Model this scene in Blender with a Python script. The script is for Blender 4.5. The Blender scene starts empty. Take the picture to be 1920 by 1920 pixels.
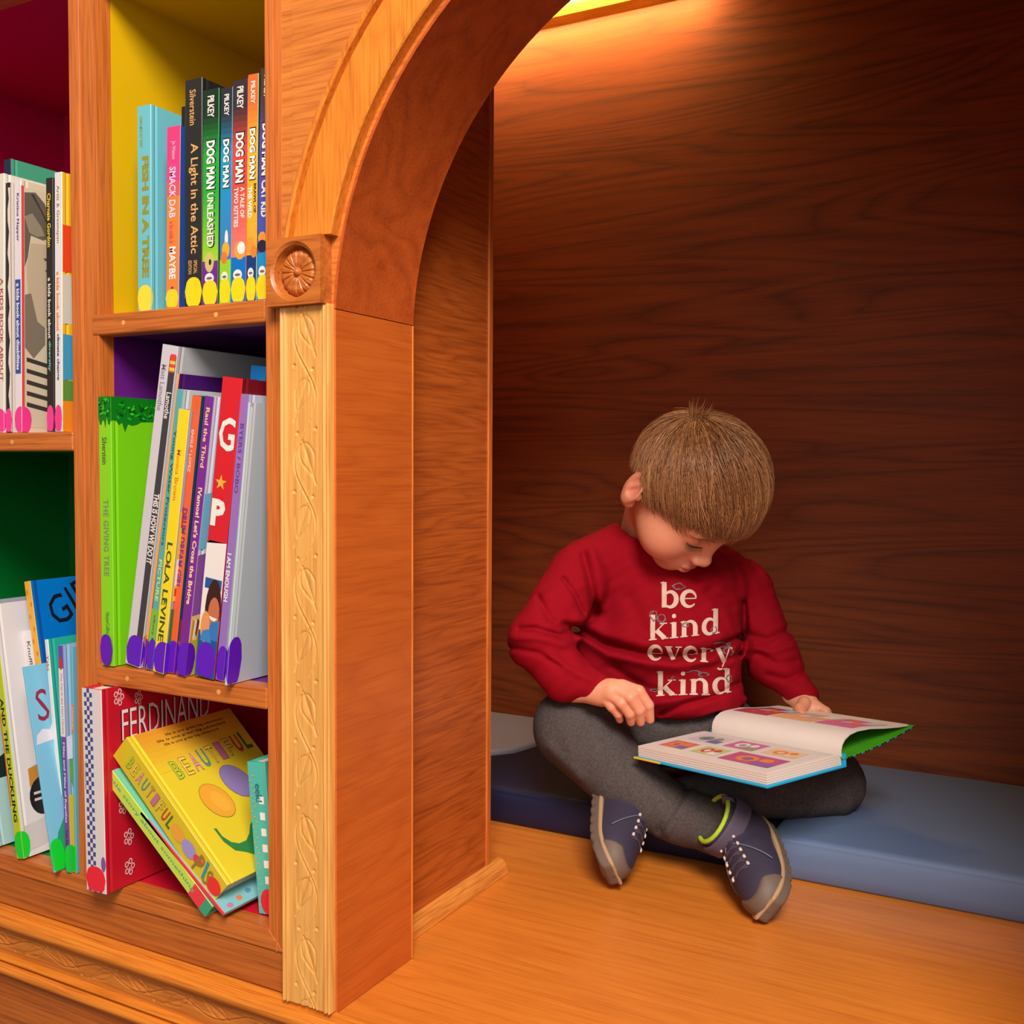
import bpy, math, random
import numpy as np
from mathutils import Vector, Matrix
from mathutils.bvhtree import BVHTree
random.seed(7); np.random.seed(7)
SC = bpy.context.scene
COL = SC.collection
# ------------------------------------------------------------------ camera
yaw, pitch, roll, FPX = -0.4999, -0.0447, 0.0056, 1946.96
fw = np.array([math.sin(yaw)*math.cos(pitch), math.cos(yaw)*math.cos(pitch), math.sin(pitch)])
r0 = np.array([math.cos(yaw), -math.sin(yaw), 0]); u0 = np.cross(r0, fw)
rt = math.cos(roll)*r0+math.sin(roll)*u0; upv = -math.sin(roll)*r0+math.cos(roll)*u0
CM = np.stack([rt, -upv, fw]); CC = np.array([0, -0.76, 0.515])
cam = bpy.data.objects.new('camera', bpy.data.cameras.new('camera')); COL.objects.link(cam)
cam.data.lens = FPX/1920*36; cam.data.sensor_width = 36; cam.data.clip_start = .02
cam.matrix_world = Matrix(((rt[0], upv[0], -fw[0], CC[0]), (rt[1], upv[1], -fw[1], CC[1]), (rt[2], upv[2], -fw[2], CC[2]), (0, 0, 0, 1)))
SC.camera = cam
def ray(px, py): return CM.T @ np.array([(px-960)/FPX, (py-960)/FPX, 1])
def onY(px, py, Y=0.0): d = ray(px, py); return CC+d*(Y-CC[1])/d[1]
def onZ(px, py, Z=0.0): d = ray(px, py); return CC+d*(Z-CC[2])/d[2]
def P2(px, py, dep): return CC+ray(px, py)*dep
# ------------------------------------------------------------------ helpers
def lin(c):
    return tuple(((x/255)/12.92 if x/255 <= .04045 else ((x/255+.055)/1.055)**2.4) for x in c[:3])+(1,)
def newmat(name):
    m = bpy.data.materials.new(name); m.use_nodes = True
    nt = m.node_tree; return m, nt, nt.nodes['Principled BSDF']
def N(nt, t, **kw):
    n = nt.nodes.new(t)
    for k, v in kw.items():
        if k in n.inputs.keys(): n.inputs[k].default_value = v
        else: setattr(n, k, v)
    return n
_mc = {}
def pm(rgb, rough=.5, var=.06, scale=60, bump=0.0, bscale=400, spec=.5, emit=0, metal=0, sheen=0, name=None):
    key = (tuple(rgb), rough, var, scale, bump, bscale, spec, emit, metal, sheen)
    if key in _mc: return _mc[key]
    m, nt, b = newmat(name or 'paint'); L = nt.links
    tc = N(nt, 'ShaderNodeTexCoord'); no = N(nt, 'ShaderNodeTexNoise', Scale=scale, Detail=3.0)
    L.new(tc.outputs['Object'], no.inputs['Vector'])
    c = lin(rgb); mx = N(nt, 'ShaderNodeMix', data_type='RGBA')
    mx.inputs[6].default_value = tuple(x*(1-var) for x in c[:3])+(1,)
    mx.inputs[7].default_value = tuple(min(1, x*(1+var)+var*.01) for x in c[:3])+(1,)
    L.new(no.outputs['Fac'], mx.inputs[0]); L.new(mx.outputs[2], b.inputs['Base Color'])
    b.inputs['Roughness'].default_value = rough; b.inputs['Specular IOR Level'].default_value = spec
    b.inputs['Metallic'].default_value = metal
    if sheen: b.inputs['Sheen Weight'].default_value = sheen
    if emit:
        L.new(mx.outputs[2], b.inputs['Emission Color']); b.inputs['Emission Strength'].default_value = emit
    if bump:
        n2 = N(nt, 'ShaderNodeTexNoise', Scale=bscale, Detail=4.0); bp = N(nt, 'ShaderNodeBump', Strength=bump, Distance=.0006)
        L.new(tc.outputs['Object'], n2.inputs['Vector']); L.new(n2.outputs['Fac'], bp.inputs['Height']); L.new(bp.outputs['Normal'], b.inputs['Normal'])
    _mc[key] = m; return m
def wood(name, light, mid, dark, axis='X', cross=22, lng=1.6, rough=.38, dist=.35, pores=.5, rot=0, bands=(.22, .5, .78), seed=0, coat=.15, rings=9.0, line=.30, fiber=.42):
    light, mid, dark = [(c[0], c[1]*.97, c[2]*.80) for c in (light, mid, dark)]
    m, nt, b = newmat(name); L = nt.links
    tc = N(nt, 'ShaderNodeTexCoord'); mp = N(nt, 'ShaderNodeMapping')
    sc = [cross]*3; sc['XYZ'.index(axis)] = lng
    mp.inputs['Scale'].default_value = sc; mp.inputs['Location'].default_value = (seed, seed*1.7, seed*.6)
    if rot: mp.inputs['Rotation'].default_value = rot
    L.new(tc.outputs['Object'], mp.inputs['Vector'])
    n1 = N(nt, 'ShaderNodeTexNoise', Scale=1.0, Detail=2.2, Roughness=.42, Distortion=dist)
    L.new(mp.outputs['Vector'], n1.inputs['Vector'])
    # growth rings: repeat the stretched noise so that it forms cathedral lines
    mu = N(nt, 'ShaderNodeMath', operation='MULTIPLY'); mu.inputs[1].default_value = rings
    L.new(n1.outputs['Fac'], mu.inputs[0])
    fr = N(nt, 'ShaderNodeMath', operation='PINGPONG'); fr.inputs[1].default_value = .5
    L.new(mu.outputs[0], fr.inputs[0])
    pw_ = N(nt, 'ShaderNodeMath', operation='POWER'); pw_.inputs[1].default_value = .5; L.new(fr.outputs[0], pw_.inputs[0])
    ad = N(nt, 'ShaderNodeMath', operation='MULTIPLY_ADD'); ad.inputs[1].default_value = line
    L.new(pw_.outputs[0], ad.inputs[0])
    mp3 = N(nt, 'ShaderNodeMapping'); s3 = [cross*6]*3; s3['XYZ'.index(axis)] = lng*3; mp3.inputs['Scale'].default_value = s3
    if rot: mp3.inputs['Rotation'].default_value = rot
    L.new(tc.outputs['Object'], mp3.inputs['Vector'])
    n3 = N(nt, 'ShaderNodeTexNoise', Scale=1.0, Detail=4.0, Roughness=.6); L.new(mp3.outputs['Vector'], n3.inputs['Vector'])
    m5 = N(nt, 'ShaderNodeMath', operation='MULTIPLY_ADD'); m5.inputs[1].default_value = fiber; m5.inputs[2].default_value = .5-line*.6-fiber*.5
    L.new(n3.outputs['Fac'], m5.inputs[0]); L.new(m5.outputs[0], ad.inputs[2])
    cr = N(nt, 'ShaderNodeValToRGB'); e = cr.color_ramp.elements
    e[0].position, e[0].color = bands[0], lin(dark); e[1].position, e[1].color = bands[2], lin(light)
    q = e.new(bands[1]); q.color = lin(mid)
    L.new(ad.outputs[0], cr.inputs[0])
    mp2 = N(nt, 'ShaderNodeMapping'); s2 = [420]*3; s2['XYZ'.index(axis)] = 14; mp2.inputs['Scale'].default_value = s2
    if rot: mp2.inputs['Rotation'].default_value = rot
    L.new(tc.outputs['Object'], mp2.inputs['Vector'])
    n2 = N(nt, 'ShaderNodeTexNoise', Scale=1.0, Detail=2.0); L.new(mp2.outputs['Vector'], n2.inputs['Vector'])
    c2 = N(nt, 'ShaderNodeValToRGB'); c2.color_ramp.elements[0].position = .34; c2.color_ramp.elements[1].position = .5
    k = 1-pores*.45; c2.color_ramp.elements[0].color = (k, k*.93, k*.85, 1)
    L.new(n2.outputs['Fac'], c2.inputs[0])
    mx = N(nt, 'ShaderNodeMix', data_type='RGBA', blend_type='MULTIPLY'); mx.inputs[0].default_value = 1
    L.new(cr.outputs[0], mx.inputs[6]); L.new(c2.outputs[0], mx.inputs[7]); L.new(mx.outputs[2], b.inputs['Base Color'])
    b.inputs['Roughness'].default_value = rough; b.inputs['Coat Weight'].default_value = coat; b.inputs['Coat Roughness'].default_value = .3
    bp = N(nt, 'ShaderNodeBump', Strength=.25, Distance=.0005)
    L.new(n2.outputs['Fac'], bp.inputs['Height']); L.new(bp.outputs['Normal'], b.inputs['Normal'])
    return m
def tag(o, label=None, cat=None, group=None, kind=None):
    if label: o['label'] = label
    if cat: o['category'] = cat
    if group: o['group'] = group
    if kind: o['kind'] = kind
    return o
def empty(name, loc=(0, 0, 0), label=None, cat=None, group=None, mat=None):
    o = bpy.data.objects.new(name, None); COL.objects.link(o); o.empty_display_size = .05
    if mat is not None: o.matrix_world = mat
    else: o.location = loc
    return tag(o, label, cat, group)
def mesh(name, V, F, mat, parent=None, smooth=False, bevel=0, seg=2, mi=None):
    me = bpy.data.meshes.new(name); me.from_pydata([tuple(map(float, v)) for v in V], [], [tuple(map(int, f)) for f in F])
    for m in (mat if isinstance(mat, (list, tuple)) else [mat]): me.materials.append(m)
    if mi is not None: me.polygons.foreach_set('material_index', mi)
    if smooth: me.polygons.foreach_set('use_smooth', [True]*len(me.polygons))
    me.update(); o = bpy.data.objects.new(name, me); COL.objects.link(o)
    if parent: o.parent = parent
    if bevel:
        b = o.modifiers.new('bevel', 'BEVEL'); b.width = bevel; b.segments = seg; b.limit_method = 'ANGLE'; b.angle_limit = .6
    return o
class MB:
    def __init__(s): s.V = []; s.F = []; s.M = []
    def add(s, V, F, m=0):
        n = len(s.V); s.V += [tuple(v) for v in V]; s.F += [tuple(i+n for i in f) for f in F]; s.M += [m]*len(F); return s
    def box(s, lo, hi, m=0):
        (a, b, c), (d, e, f) = lo, hi
        return s.add([(a, b, c), (d, b, c), (d, e, c), (a, e, c), (a, b, f), (d, b, f), (d, e, f), (a, e, f)],
              [(0, 3, 2, 1), (4, 5, 6, 7), (0, 1, 5, 4), (1, 2, 6, 5), (2, 3, 7, 6), (3, 0, 4, 7)], m)
    def quad(s, a, b, c, d, m=0): return s.add([a, b, c, d], [(0, 1, 2, 3)], m)
    def sweep(s, rings, closed=True, caps=True, m=0):
        n = len(rings[0]); V = [p for r in rings for p in r]; F = []
        for i in range(len(rings)-1):
            for j in range(n if closed else n-1):
                k = (j+1) % n; F.append((i*n+j, i*n+k, (i+1)*n+k, (i+1)*n+j))
        if caps and closed: F += [tuple(range(n))[::-1], tuple((len(rings)-1)*n+j for j in range(n))]
        return s.add(V, F, m)
    def tube(s, pts, r, n=6, m=0, flat=1.0):
        pts = [Vector(p) for p in pts]; rr = r if isinstance(r, (list, tuple)) else [r]*len(pts); rings = []
        pu = None
        for i, p in enumerate(pts):
            t = (pts[min(i+1, len(pts)-1)]-pts[max(i-1, 0)]).normalized()
            a = pu if pu is not None else (Vector((0, 0, 1)) if abs(t.z) < .9 else Vector((1, 0, 0)))
            a = (a-t*a.dot(t)).normalized(); pu = a; b = t.cross(a)
            rings.append([tuple(p+(a*math.cos(2*math.pi*k/n)*flat+b*math.sin(2*math.pi*k/n))*rr[i]) for k in range(n)])
        return s.sweep(rings, m=m)
    def build(s, name, mat, parent=None, smooth=False, bevel=0, seg=2):
        return mesh(name, s.V, s.F, mat, parent, smooth, bevel, seg, s.M if isinstance(mat, (list, tuple)) else None)
def smooth_by_angle(o, a=.6):
    o.data.polygons.foreach_set('use_smooth', [True]*len(o.data.polygons))
    try: o.data.set_sharp_from_angle(angle=a)
    except Exception: pass
    return o
def text_geo(s, size=1.0, off=0.0, spacing=1.0):
    cu = bpy.data.curves.new('t', 'FONT'); cu.body = s; cu.size = size; cu.offset = off; cu.space_character = spacing
    cu.resolution_u = 2; cu.align_x = 'LEFT'; cu.align_y = 'CENTER'
    o = bpy.data.objects.new('t', cu); COL.objects.link(o)
    dg = bpy.context.evaluated_depsgraph_get(); dg.update(); me = bpy.data.meshes.new_from_object(o.evaluated_get(dg))
    V = np.array([v.co[:] for v in me.vertices]) if len(me.vertices) else np.zeros((1, 3))
    F = [tuple(p.vertices) for p in me.polygons]
    COL.objects.unlink(o); bpy.data.objects.remove(o); bpy.data.curves.remove(cu); bpy.data.meshes.remove(me)
    V[:, 0] -= V[:, 0].min(); mid = (V[:, 1].max()+V[:, 1].min())/2; V[:, 1] -= mid
    return V, F
def place_text(name, s, org, ex, ey, length, height, mat, parent, off=.012, spacing=1.0):
    """text starting at org, running along ex for `length`, letters `height` tall along ey"""
    V, F = text_geo(s, 1.0, off, spacing)
    w = V[:, 0].max(); h = V[:, 1].max()-V[:, 1].min()
    org, ex, ey = (np.array(x, float) for x in (org, ex, ey))
    P = org+np.outer(V[:, 0]/w*length, ex)+np.outer(V[:, 1]/h*height, ey)
    n = np.cross(ex, ey)
    k = len(V); th = n*.00004           # printed letters with a hair of ink thickness
    o = mesh(name, list(P+th), F, mat, parent)
    return o
# ------------------------------------------------------------------ signed distance modelling
def snet(f, lo, hi, h):
    ax = [np.arange(l, g+h, h, dtype=np.float32) for l, g in zip(lo, hi)]
    X, Y, Z = np.meshgrid(*ax, indexing='ij'); V = f(X, Y, Z).astype(np.float32); del X, Y, Z
    S = V < 0; nx, ny, nz = V.shape
    cnt = np.zeros((nx-1, ny-1, nz-1), np.int8)
    for i in (0, 1):
        for j in (0, 1):
            for k in (0, 1): cnt += S[i:nx-1+i, j:ny-1+j, k:nz-1+k]
    act = (cnt > 0) & (cnt < 8); I, J, K = np.nonzero(act)
    idx = -np.ones(cnt.shape, np.int64); idx[act] = np.arange(len(I))
    acc = np.zeros((len(I), 3)); num = np.zeros(len(I)); base = np.stack([I, J, K], 1)
    cs = [(a, b, c) for a in (0, 1) for b in (0, 1) for c in (0, 1)]
    for a in cs:
        for d in range(3):
            if a[d]: continue
            b = list(a); b[d] = 1
            v0 = V[I+a[0], J+a[1], K+a[2]]; v1 = V[I+b[0], J+b[1], K+b[2]]
            mk = (v0 < 0) != (v1 < 0); t = np.where(mk, v0/np.where(mk, v0-v1, 1), 0)
            p = base+np.array(a); p = p.astype(float); p[:, d] += t; acc[mk] += p[mk]; num += mk
    P = acc/num[:, None]*h+np.array(lo)
    F = []
    for d in range(3):
        e, g = (d+1) % 3, (d+2) % 3
        sl0 = [slice(None)]*3; sl1 = [slice(None)]*3; sl0[d] = slice(0, -1); sl1[d] = slice(1, None)
        A, B = S[tuple(sl0)], S[tuple(sl1)]; D = A != B
        ii = np.stack(np.nonzero(D), 1)
        ok = (ii[:, e] > 0) & (ii[:, g] > 0) & (ii[:, e] < V.shape[e]-1) & (ii[:, g] < V.shape[g]-1); ii = ii[ok]
        fl = A[tuple(ii.T)]
        def cell(de, dg):
            q = ii.copy(); q[:, e] += de; q[:, g] += dg; return idx[tuple(q.T)]
        Q = np.stack([cell(-1, -1), cell(0, -1), cell(0, 0), cell(-1, 0)], 1)
        Q[~fl] = Q[~fl][:, ::-1]; F.append(Q)
    return P, np.concatenate(F)
def relax(P, F, n=2, w=.5):
    E = np.concatenate([F[:, [0, 1]], F[:, [1, 2]], F[:, [2, 3]], F[:, [3, 0]]]); E = np.concatenate([E, E[:, ::-1]])
    deg = np.bincount(E[:, 0], minlength=len(P))[:, None].clip(1)
    for _ in range(n):
        A = np.stack([np.bincount(E[:, 0], weights=P[E[:, 1], c], minlength=len(P)) for c in range(3)], 1)/deg
        P = P*(1-w)+A*w
    return P
def ell(X, Y, Z, c, r, R=None):
    x, y, z = X-c[0], Y-c[1], Z-c[2]
    if R is not None: x, y, z = (R[0][0]*x+R[0][1]*y+R[0][2]*z, R[1][0]*x+R[1][1]*y+R[1][2]*z, R[2][0]*x+R[2][1]*y+R[2][2]*z)
    k0 = np.sqrt((x/r[0])**2+(y/r[1])**2+(z/r[2])**2)+1e-9; k1 = np.sqrt((x/r[0]**2)**2+(y/r[1]**2)**2+(z/r[2]**2)**2)+1e-9
    return k0*(k0-1)/k1
def cone(X, Y, Z, a, b, ra, rb):
    a = np.array(a, float); b = np.array(b, float); d = b-a; L2 = d@d+1e-12
    t = np.clip(((X-a[0])*d[0]+(Y-a[1])*d[1]+(Z-a[2])*d[2])/L2, 0, 1); t2 = t
    return np.sqrt((X-a[0]-t*d[0])**2+(Y-a[1]-t*d[1])**2+(Z-a[2]-t*d[2])**2)-(ra+(rb-ra)*t2)
def smin(a, b, k): h = np.clip(.5+.5*(b-a)/k, 0, 1); return b*(1-h)+a*h-k*h*(1-h)
def smax(a, b, k): return -smin(-a, -b, k)
# ------------------------------------------------------------------ woods
W_face = wood('oak_face', (232, 150, 84), (216, 130, 66), (184, 100, 46), 'X', 26, 2.2, seed=3)
W_faceZ = wood('oak_stile', (224, 138, 76), (208, 118, 60), (176, 90, 42), 'Z', 60, 2.0, seed=1)
W_faceX = wood('oak_rail', (218, 132, 72), (204, 116, 58), (168, 84, 38), 'X', 55, 2.0, seed=5)
W_base = wood('oak_base_board', (208, 124, 66), (192, 106, 50), (150, 76, 34), 'X', 40, 1.5, seed=8)
W_trim = wood('oak_moulding', (240, 156, 66), (228, 138, 50), (196, 108, 34), 'X', 70, 2, seed=9, coat=.3)
W_frieze = wood('carved_frieze_wood', (216, 138, 70), (204, 124, 58), (178, 100, 42), 'X', 40, 2, seed=2)
W_pil = wood('pale_carved_wood', (242, 188, 130), (234, 176, 114), (214, 150, 86), 'Z', 60, 1.6, seed=4, pores=.25)
W_cas = wood('arch_casing_wood', (242, 158, 70), (230, 140, 54), (206, 116, 40), 'Z', 30, 5, seed=6, rot=(0, .5, 0))
W_block = wood('rosette_wood', (212, 130, 68), (198, 114, 54), (170, 88, 38), 'X', 30, 6, seed=7)
W_jamb = wood('jamb_ply', (222, 124, 58), (206, 106, 46), (184, 88, 38), 'Y', 14, 3, rough=.42, seed=11, pores=.2, line=.2, fiber=.35)
W_side = wood('side_panel_oak', (208, 118, 58), (190, 98, 44), (154, 72, 30), 'Y', 34, 3, seed=12, rot=(.35, 0, 0))
W_floor = wood('bench_oak', (236, 152, 74), (222, 134, 58), (196, 108, 42), 'X', 20, 1.3, rough=.3, seed=13, coat=.25, pores=.25, line=.2, fiber=.35, rings=7)
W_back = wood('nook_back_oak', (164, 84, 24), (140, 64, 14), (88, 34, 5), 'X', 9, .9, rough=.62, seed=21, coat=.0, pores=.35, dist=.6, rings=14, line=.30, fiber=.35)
XF = -0.5963      # jamb plane
# ------------------------------------------------------------------ shell
def st(o): return tag(o, kind='structure')
b = MB().box((-3, -3.2, -.47), (2.5, 1.0, -.45)); st(b.build('floor', pm((120, 104, 88), .6, .1, 8, name='carpet_floor')))
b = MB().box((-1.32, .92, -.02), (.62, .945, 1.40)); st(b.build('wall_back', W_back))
b = MB().box((-1.345, .345, -.02), (-1.32, .945, 1.40)); st(b.build('wall_left', W_side))
b = MB().box((.40, .1235, -.02), (.425, .92, 1.40)); st(b.build('wall_right', W_side))
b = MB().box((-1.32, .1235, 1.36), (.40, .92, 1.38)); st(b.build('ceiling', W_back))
b = MB().box((-3, .95, -.45), (2.5, .97, 2.4)); st(b.build('wall_rear', pm((190, 180, 165), .8, .05, 5, name='plaster')))
# arch wall (with the round opening)
AC, AZ, AR = -.247, .640, .3515
def arch_pts(r, n=64, z0=None, zb=0.0, side=True):
    """open polyline from the left foot, over the arch, to the right foot"""
    P = []
    if side: P += [(AC-r, zb+(AZ-zb)*i/6) for i in range(6)]
    P += [(AC-r*math.cos(math.pi*i/n), AZ+r*math.sin(math.pi*i/n)) for i in range(n+1)]
    if side: P += [(AC+r, AZ-(AZ-zb)*(i+1)/6) for i in range(6)]
    return P
x0, x1, zt = -.6500, .46, 1.60
inner = arch_pts(AR+.003)
def outer_of(p):
    x, z = p
    if z <= AZ: return (x0 if x < AC else x1, z)
    dx, dz = x-AC, z-AZ; t = 1e9
    if abs(dx) > 1e-9: t = min(t, ((x1 if dx > 0 else x0)-AC)/dx)
    if dz > 1e-9: t = min(t, (zt-AZ)/dz)
    return (AC+dx*t, AZ+dz*t)
outr = [outer_of(p) for p in inner]
m = MB(); n = len(inner)
for yy, fl in ((.0, 0), (.1195, 1)):
    V = [(x, yy, z) for x, z in inner]+[(x, yy, z) for x, z in outr]
    F = [((i, i+1, n+i+1, n+i) if fl else (i, n+i, n+i+1, i+1)) for i in range(n-1)]; m.add(V, F)
V = [(x, 0, z) for x, z in inner]+[(x, .1195, z) for x, z in inner]; m.add(V, [(i, i+1, n+i+1, n+i) for i in range(n-1)])
V = [(x, 0, z) for x, z in outr]+[(x, .1195, z) for x, z in outr]; m.add(V, [(i, n+i, n+i+1, i+1) for i in range(n-1)])
# corners of the top that the radial fan skips
m.add([(x0, 0, zt), (x1, 0, zt)], [])
st(m.build('wall_front', W_face))
# arch surround: casing, lining, block, pilaster
SUR = empty('arch_surround', (XF, 0, 0), 'orange oak arch surround with carved pale pilaster and rosette block framing the reading nook', 'arch surround')
SURo = Matrix.Translation((-XF, 0, 0))
def sur(o): o.parent = SUR; o.matrix_parent_inverse = SURo.copy(); return o
def ring_sweep(prof, a0, a1, n=72):
    """prof: list of (radius, y); swept round the arch centre"""
    R = []
    for i in range(n+1):
        a = a0+(a1-a0)*i/n
        R.append([(AC-r*math.cos(a), y, AZ+r*math.sin(a)) for r, y in prof])
    return R
# soffit lining of the curve, then straight jamb linings
pr = [(AR, -.0015), (AR+.0028, -.0015), (AR+.0028, .1235), (AR+.0005, .1235), (AR-.0008, .1222), (AR, .118)]
m = MB(); m.sweep(ring_sweep(pr, .048, math.pi-.048)); sur(smooth_by_angle(m.build('soffit_lining', wood('soffit_ply', (206, 104, 50), (188, 88, 40), (160, 70, 30), 'X', 10, 4, rough=.42, seed=15, pores=.3))))
for s in (-1, 1):
    xj = AC+s*AR; m = MB(); m.box((min(xj, xj+s*.0028), -.0015, .0005), (max(xj, xj+s*.0028), .1222, AZ+.0163))
    sur(m.build('jamb_lining', W_jamb, bevel=.0006))
    m = MB(); m.box((min(xj-s*.0008, xj+s*.0028), .1223, .0005), (max(xj-s*.0008, xj+s*.0028), .1246, AZ+.0163))
    sur(m.build('lining_edge', wood('ply_edge', (236, 150, 80), (222, 130, 62), (200, 108, 50), 'Z', 60, 3, seed=3), bevel=.0007))
# casing with an outer bead
ca = math.asin((.7222-AZ)/.38)
pr = [(.3590, 0.0), (.3590, -.0105), (.3605, -.012), (.4005, -.012), (.4020, -.0050), (.4045, -.0050), (.4056, -.0135), (.4075, -.0155), (.4100, -.0145), (.4128, -.0095), (.4140, -.004), (.4140, 0.0)]
m = MB()
rings = []
for i in range(81):
    t = i/80; R = []
    for r, y in pr:
        a0 = math.asin(min(1, (.7222-AZ)/r)); a = a0+(math.pi-2*a0)*t
        R.append((AC-r*math.cos(a), y, AZ+r*math.sin(a)))
    rings.append(R)
m.sweep(rings); sur(smooth_by_angle(m.build('arch_casing', W_cas)))
# rosette block
bx0, bx1, bz0, bz1, by = -.6677, -.6039, .6608, .7222, -.0165
bcx, bcz = (bx0+bx1)/2, (bz0+bz1)/2; rr = .0262; n = 64
m = MB()
def sqp(a):
    c, s = math.cos(a), math.sin(a); k = 1/max(abs(c)/((bx1-bx0)/2), abs(s)/((bz1-bz0)/2)); return (bcx+c*k, bcz+s*k)
ang = sorted(set([2*math.pi*i/n for i in range(n)]+[math.atan2(sz*(bz1-bz0), sx*(bx1-bx0)) % (2*math.pi) for sx in (1, -1) for sz in (1, -1)])); n = len(ang)
rs = []
rs.append([(sqp(a)[0], 0.0, sqp(a)[1]) for a in ang]); rs.append([(sqp(a)[0], by, sqp(a)[1]) for a in ang])
for r, y in ((rr+.0008, by), (rr, by+.0008), (rr-.0022, by+.0022), (rr-.003, by+.009), (rr-.0045, by+.0115), (.001, by+.0115)):
    rs.append([(bcx+r*math.cos(a), y, bcz+r*math.sin(a)) for a in ang])
m.sweep(rs, caps=False); blk = sur(smooth_by_angle(m.build('rosette_block', W_block), .5))
m = MB(); rs = []; nn = 160
for k in range(15):
    t = k/14; r = .0215*t+.0003; R = []
    for i in range(nn):
        a = 2*math.pi*i/nn; pet = abs(math.sin(a*8)); q = .0062*(1-max(0, (t-.72)/.28)**2.4)-.0022*math.exp(-((t-.16)/.14)**2)
        q -= (1-pet**.45)*.0020*min(1, t*2.2)*(1-.3*t); q -= .0006*(1-abs(math.sin(a*16)))*(t > .4)
        rad = r*(1-.05*(1-pet**.5)*(t > .6))
        R.append((bcx+rad*math.cos(a), by+.0112-max(0, q), bcz+rad*math.sin(a)))
    rs.append(R)
m.sweep(rs, caps=False)
rs = []
for k in range(7):
    t = k/6*math.pi/2; rs.append([(bcx+.0040*math.sin(t)*math.cos(2*math.pi*i/20), by+.0085-.0055*math.cos(t), bcz+.0040*math.sin(t)*math.sin(2*math.pi*i/20)) for i in range(20)])
m.sweep(rs, caps=False)
o = m.build('rosette', W_block, blk, smooth=True); o.matrix_parent_inverse = Matrix()
# carved strips: a running vine cut as a height field
def vine_h(u, v, per=.117, amp=.0150, ph=0.0, half=.0286):
    """u across (-half..half), v along; returns height change in metres"""
    w = 2*math.pi*(v/per)+ph; c = amp*np.sin(w); slope = amp*np.cos(w)*2*math.pi/per
    d = (u-c)/np.sqrt(1+slope**2)
    h = -.0013*np.exp(-(d/.0009)**2)+.0006*np.exp(-((d-.0017)/.0011)**2)
    for s in (1, -1):
        # leaf sits opposite the bulge of the vine
        vc = (math.pi*(.5 if s > 0 else 1.5)-ph)/(2*math.pi)*per
        vv = (v-vc+per/2) % per-per/2
        lu = u+s*.0048*(half/.0286); th = .38*s
        a = vv*math.cos(th)+lu*math.sin(th); bb = -vv*math.sin(th)+lu*math.cos(th)
        wid = .0084*(half/.0286)*np.sqrt(np.clip(1-((a-.003)/.0165)**2, 0, 1))*np.clip((a+.019)/.024, .05, 1)**.8
        inside = np.clip((wid-np.abs(bb))/.0016, 0, 1)
        h = h-.0011*np.exp(-((np.abs(bb)-wid)/.0009)**2)*(np.abs(a) < .0225)-.0008*inside*np.exp(-(bb/.0014)**2)-.0005*inside+.0007*inside*np.clip(np.abs(bb)/.006, 0, 1)
        for du, dv in ((s*.0035-s*.016, .031), (s*.009, .027)):
            h = h-.0022*np.exp(-(((u-du)**2+(vv-dv)**2)/.0013**2))+.0005*np.exp(-(((u-du)**2+(vv-dv+.0022)**2)/.0013**2))
    return h
def carved(name, L, half, prof, mat, horiz, org, ph=0.0, nu=76, step=.0009, per=.117, flip=1):
    nv = int(L/step); u = np.linspace(-half, half, nu); v = np.linspace(0, L, nv); U, Vv = np.meshgrid(u, v, indexing='ij')
    inner = half*.74; msk = np.clip((inner-np.abs(U))/.0012, 0, 1)
    H = vine_h(U*flip, Vv, per=per, amp=inner*.60 if inner < .0185 else .0126, ph=ph, half=max(half, .021))*msk+prof(np.abs(U)/half)
    if horiz: P = np.stack([org[0]+Vv, org[1]-H, org[2]+U], -1)
    else: P = np.stack([org[0]+U, org[1]-H, org[2]+Vv], -1)
    P = P.reshape(-1, 3); I = np.arange(nu*nv).reshape(nu, nv)
    Q = np.stack([I[:-1, :-1], I[1:, :-1], I[1:, 1:], I[:-1, 1:]], -1).reshape(-1, 4)
    if horiz: Q = Q[:, ::-1]
    b0 = len(P); rim = list(I[0, :])+list(I[1:, -1])+list(I[-1, ::-1][1:])+list(I[::-1, 0][1:])
    back = P[rim].copy(); back[:, 1] = 0.0; P = np.concatenate([P, back]); k = len(rim)
    S = [(rim[i], rim[(i+1) % k], b0+(i+1) % k, b0+i) for i in range(k)]
    return mesh(name, P, [tuple(q) for q in Q]+S, mat, smooth=True)
def pprof(a): return .0085+.0022*np.exp(-((a-.80)/.035)**2)*1.0-.0012*np.exp(-((a-.88)/.03)**2)+.0018*np.clip((a-.90)/.02, 0, 1)*np.clip((1.0-a)/.02, 0, 1)
sur(carved('carved_pilaster', .6586, (.6576-.6004)/2, pprof, W_pil, False, (-.6290, 0, .002), ph=2.2))
# ------------------------------------------------------------------ bench and quarter-round
b = MB().box((-1.319, .0, -.03), (.398, .919, 0.0)); o = b.build('reading_bench', W_floor, bevel=.001); tag(o, 'wide honey oak bench top that the child sits on inside the arched nook', 'bench')
q = [(-.6343, .0)]+[(-.6343+.0140*math.cos(a*math.pi/2/8), .0190*math.sin(a*math.pi/2/8)) for a in range(9)]
m = MB(); m.sweep([[(x, y, z+.0002) for x, z in q] for y in (.1200, .371)]); o = smooth_by_angle(m.build('baseboard_left', wood('quarter_round', (242, 172, 100), (232, 152, 82), (202, 120, 56), 'Y', 80, 4, seed=2), bevel=.0004)); st(o)
# ------------------------------------------------------------------ bookcase
BC = empty('bookcase', (-.95, .17, 0), 'orange oak bookcase with bright coloured compartments left of the arch', 'bookcase')
BCi = Matrix.Translation((.95, -.17, 0))
def bc(o): o.parent = BC; o.matrix_parent_inverse = BCi.copy(); return o
DP = .300
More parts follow.
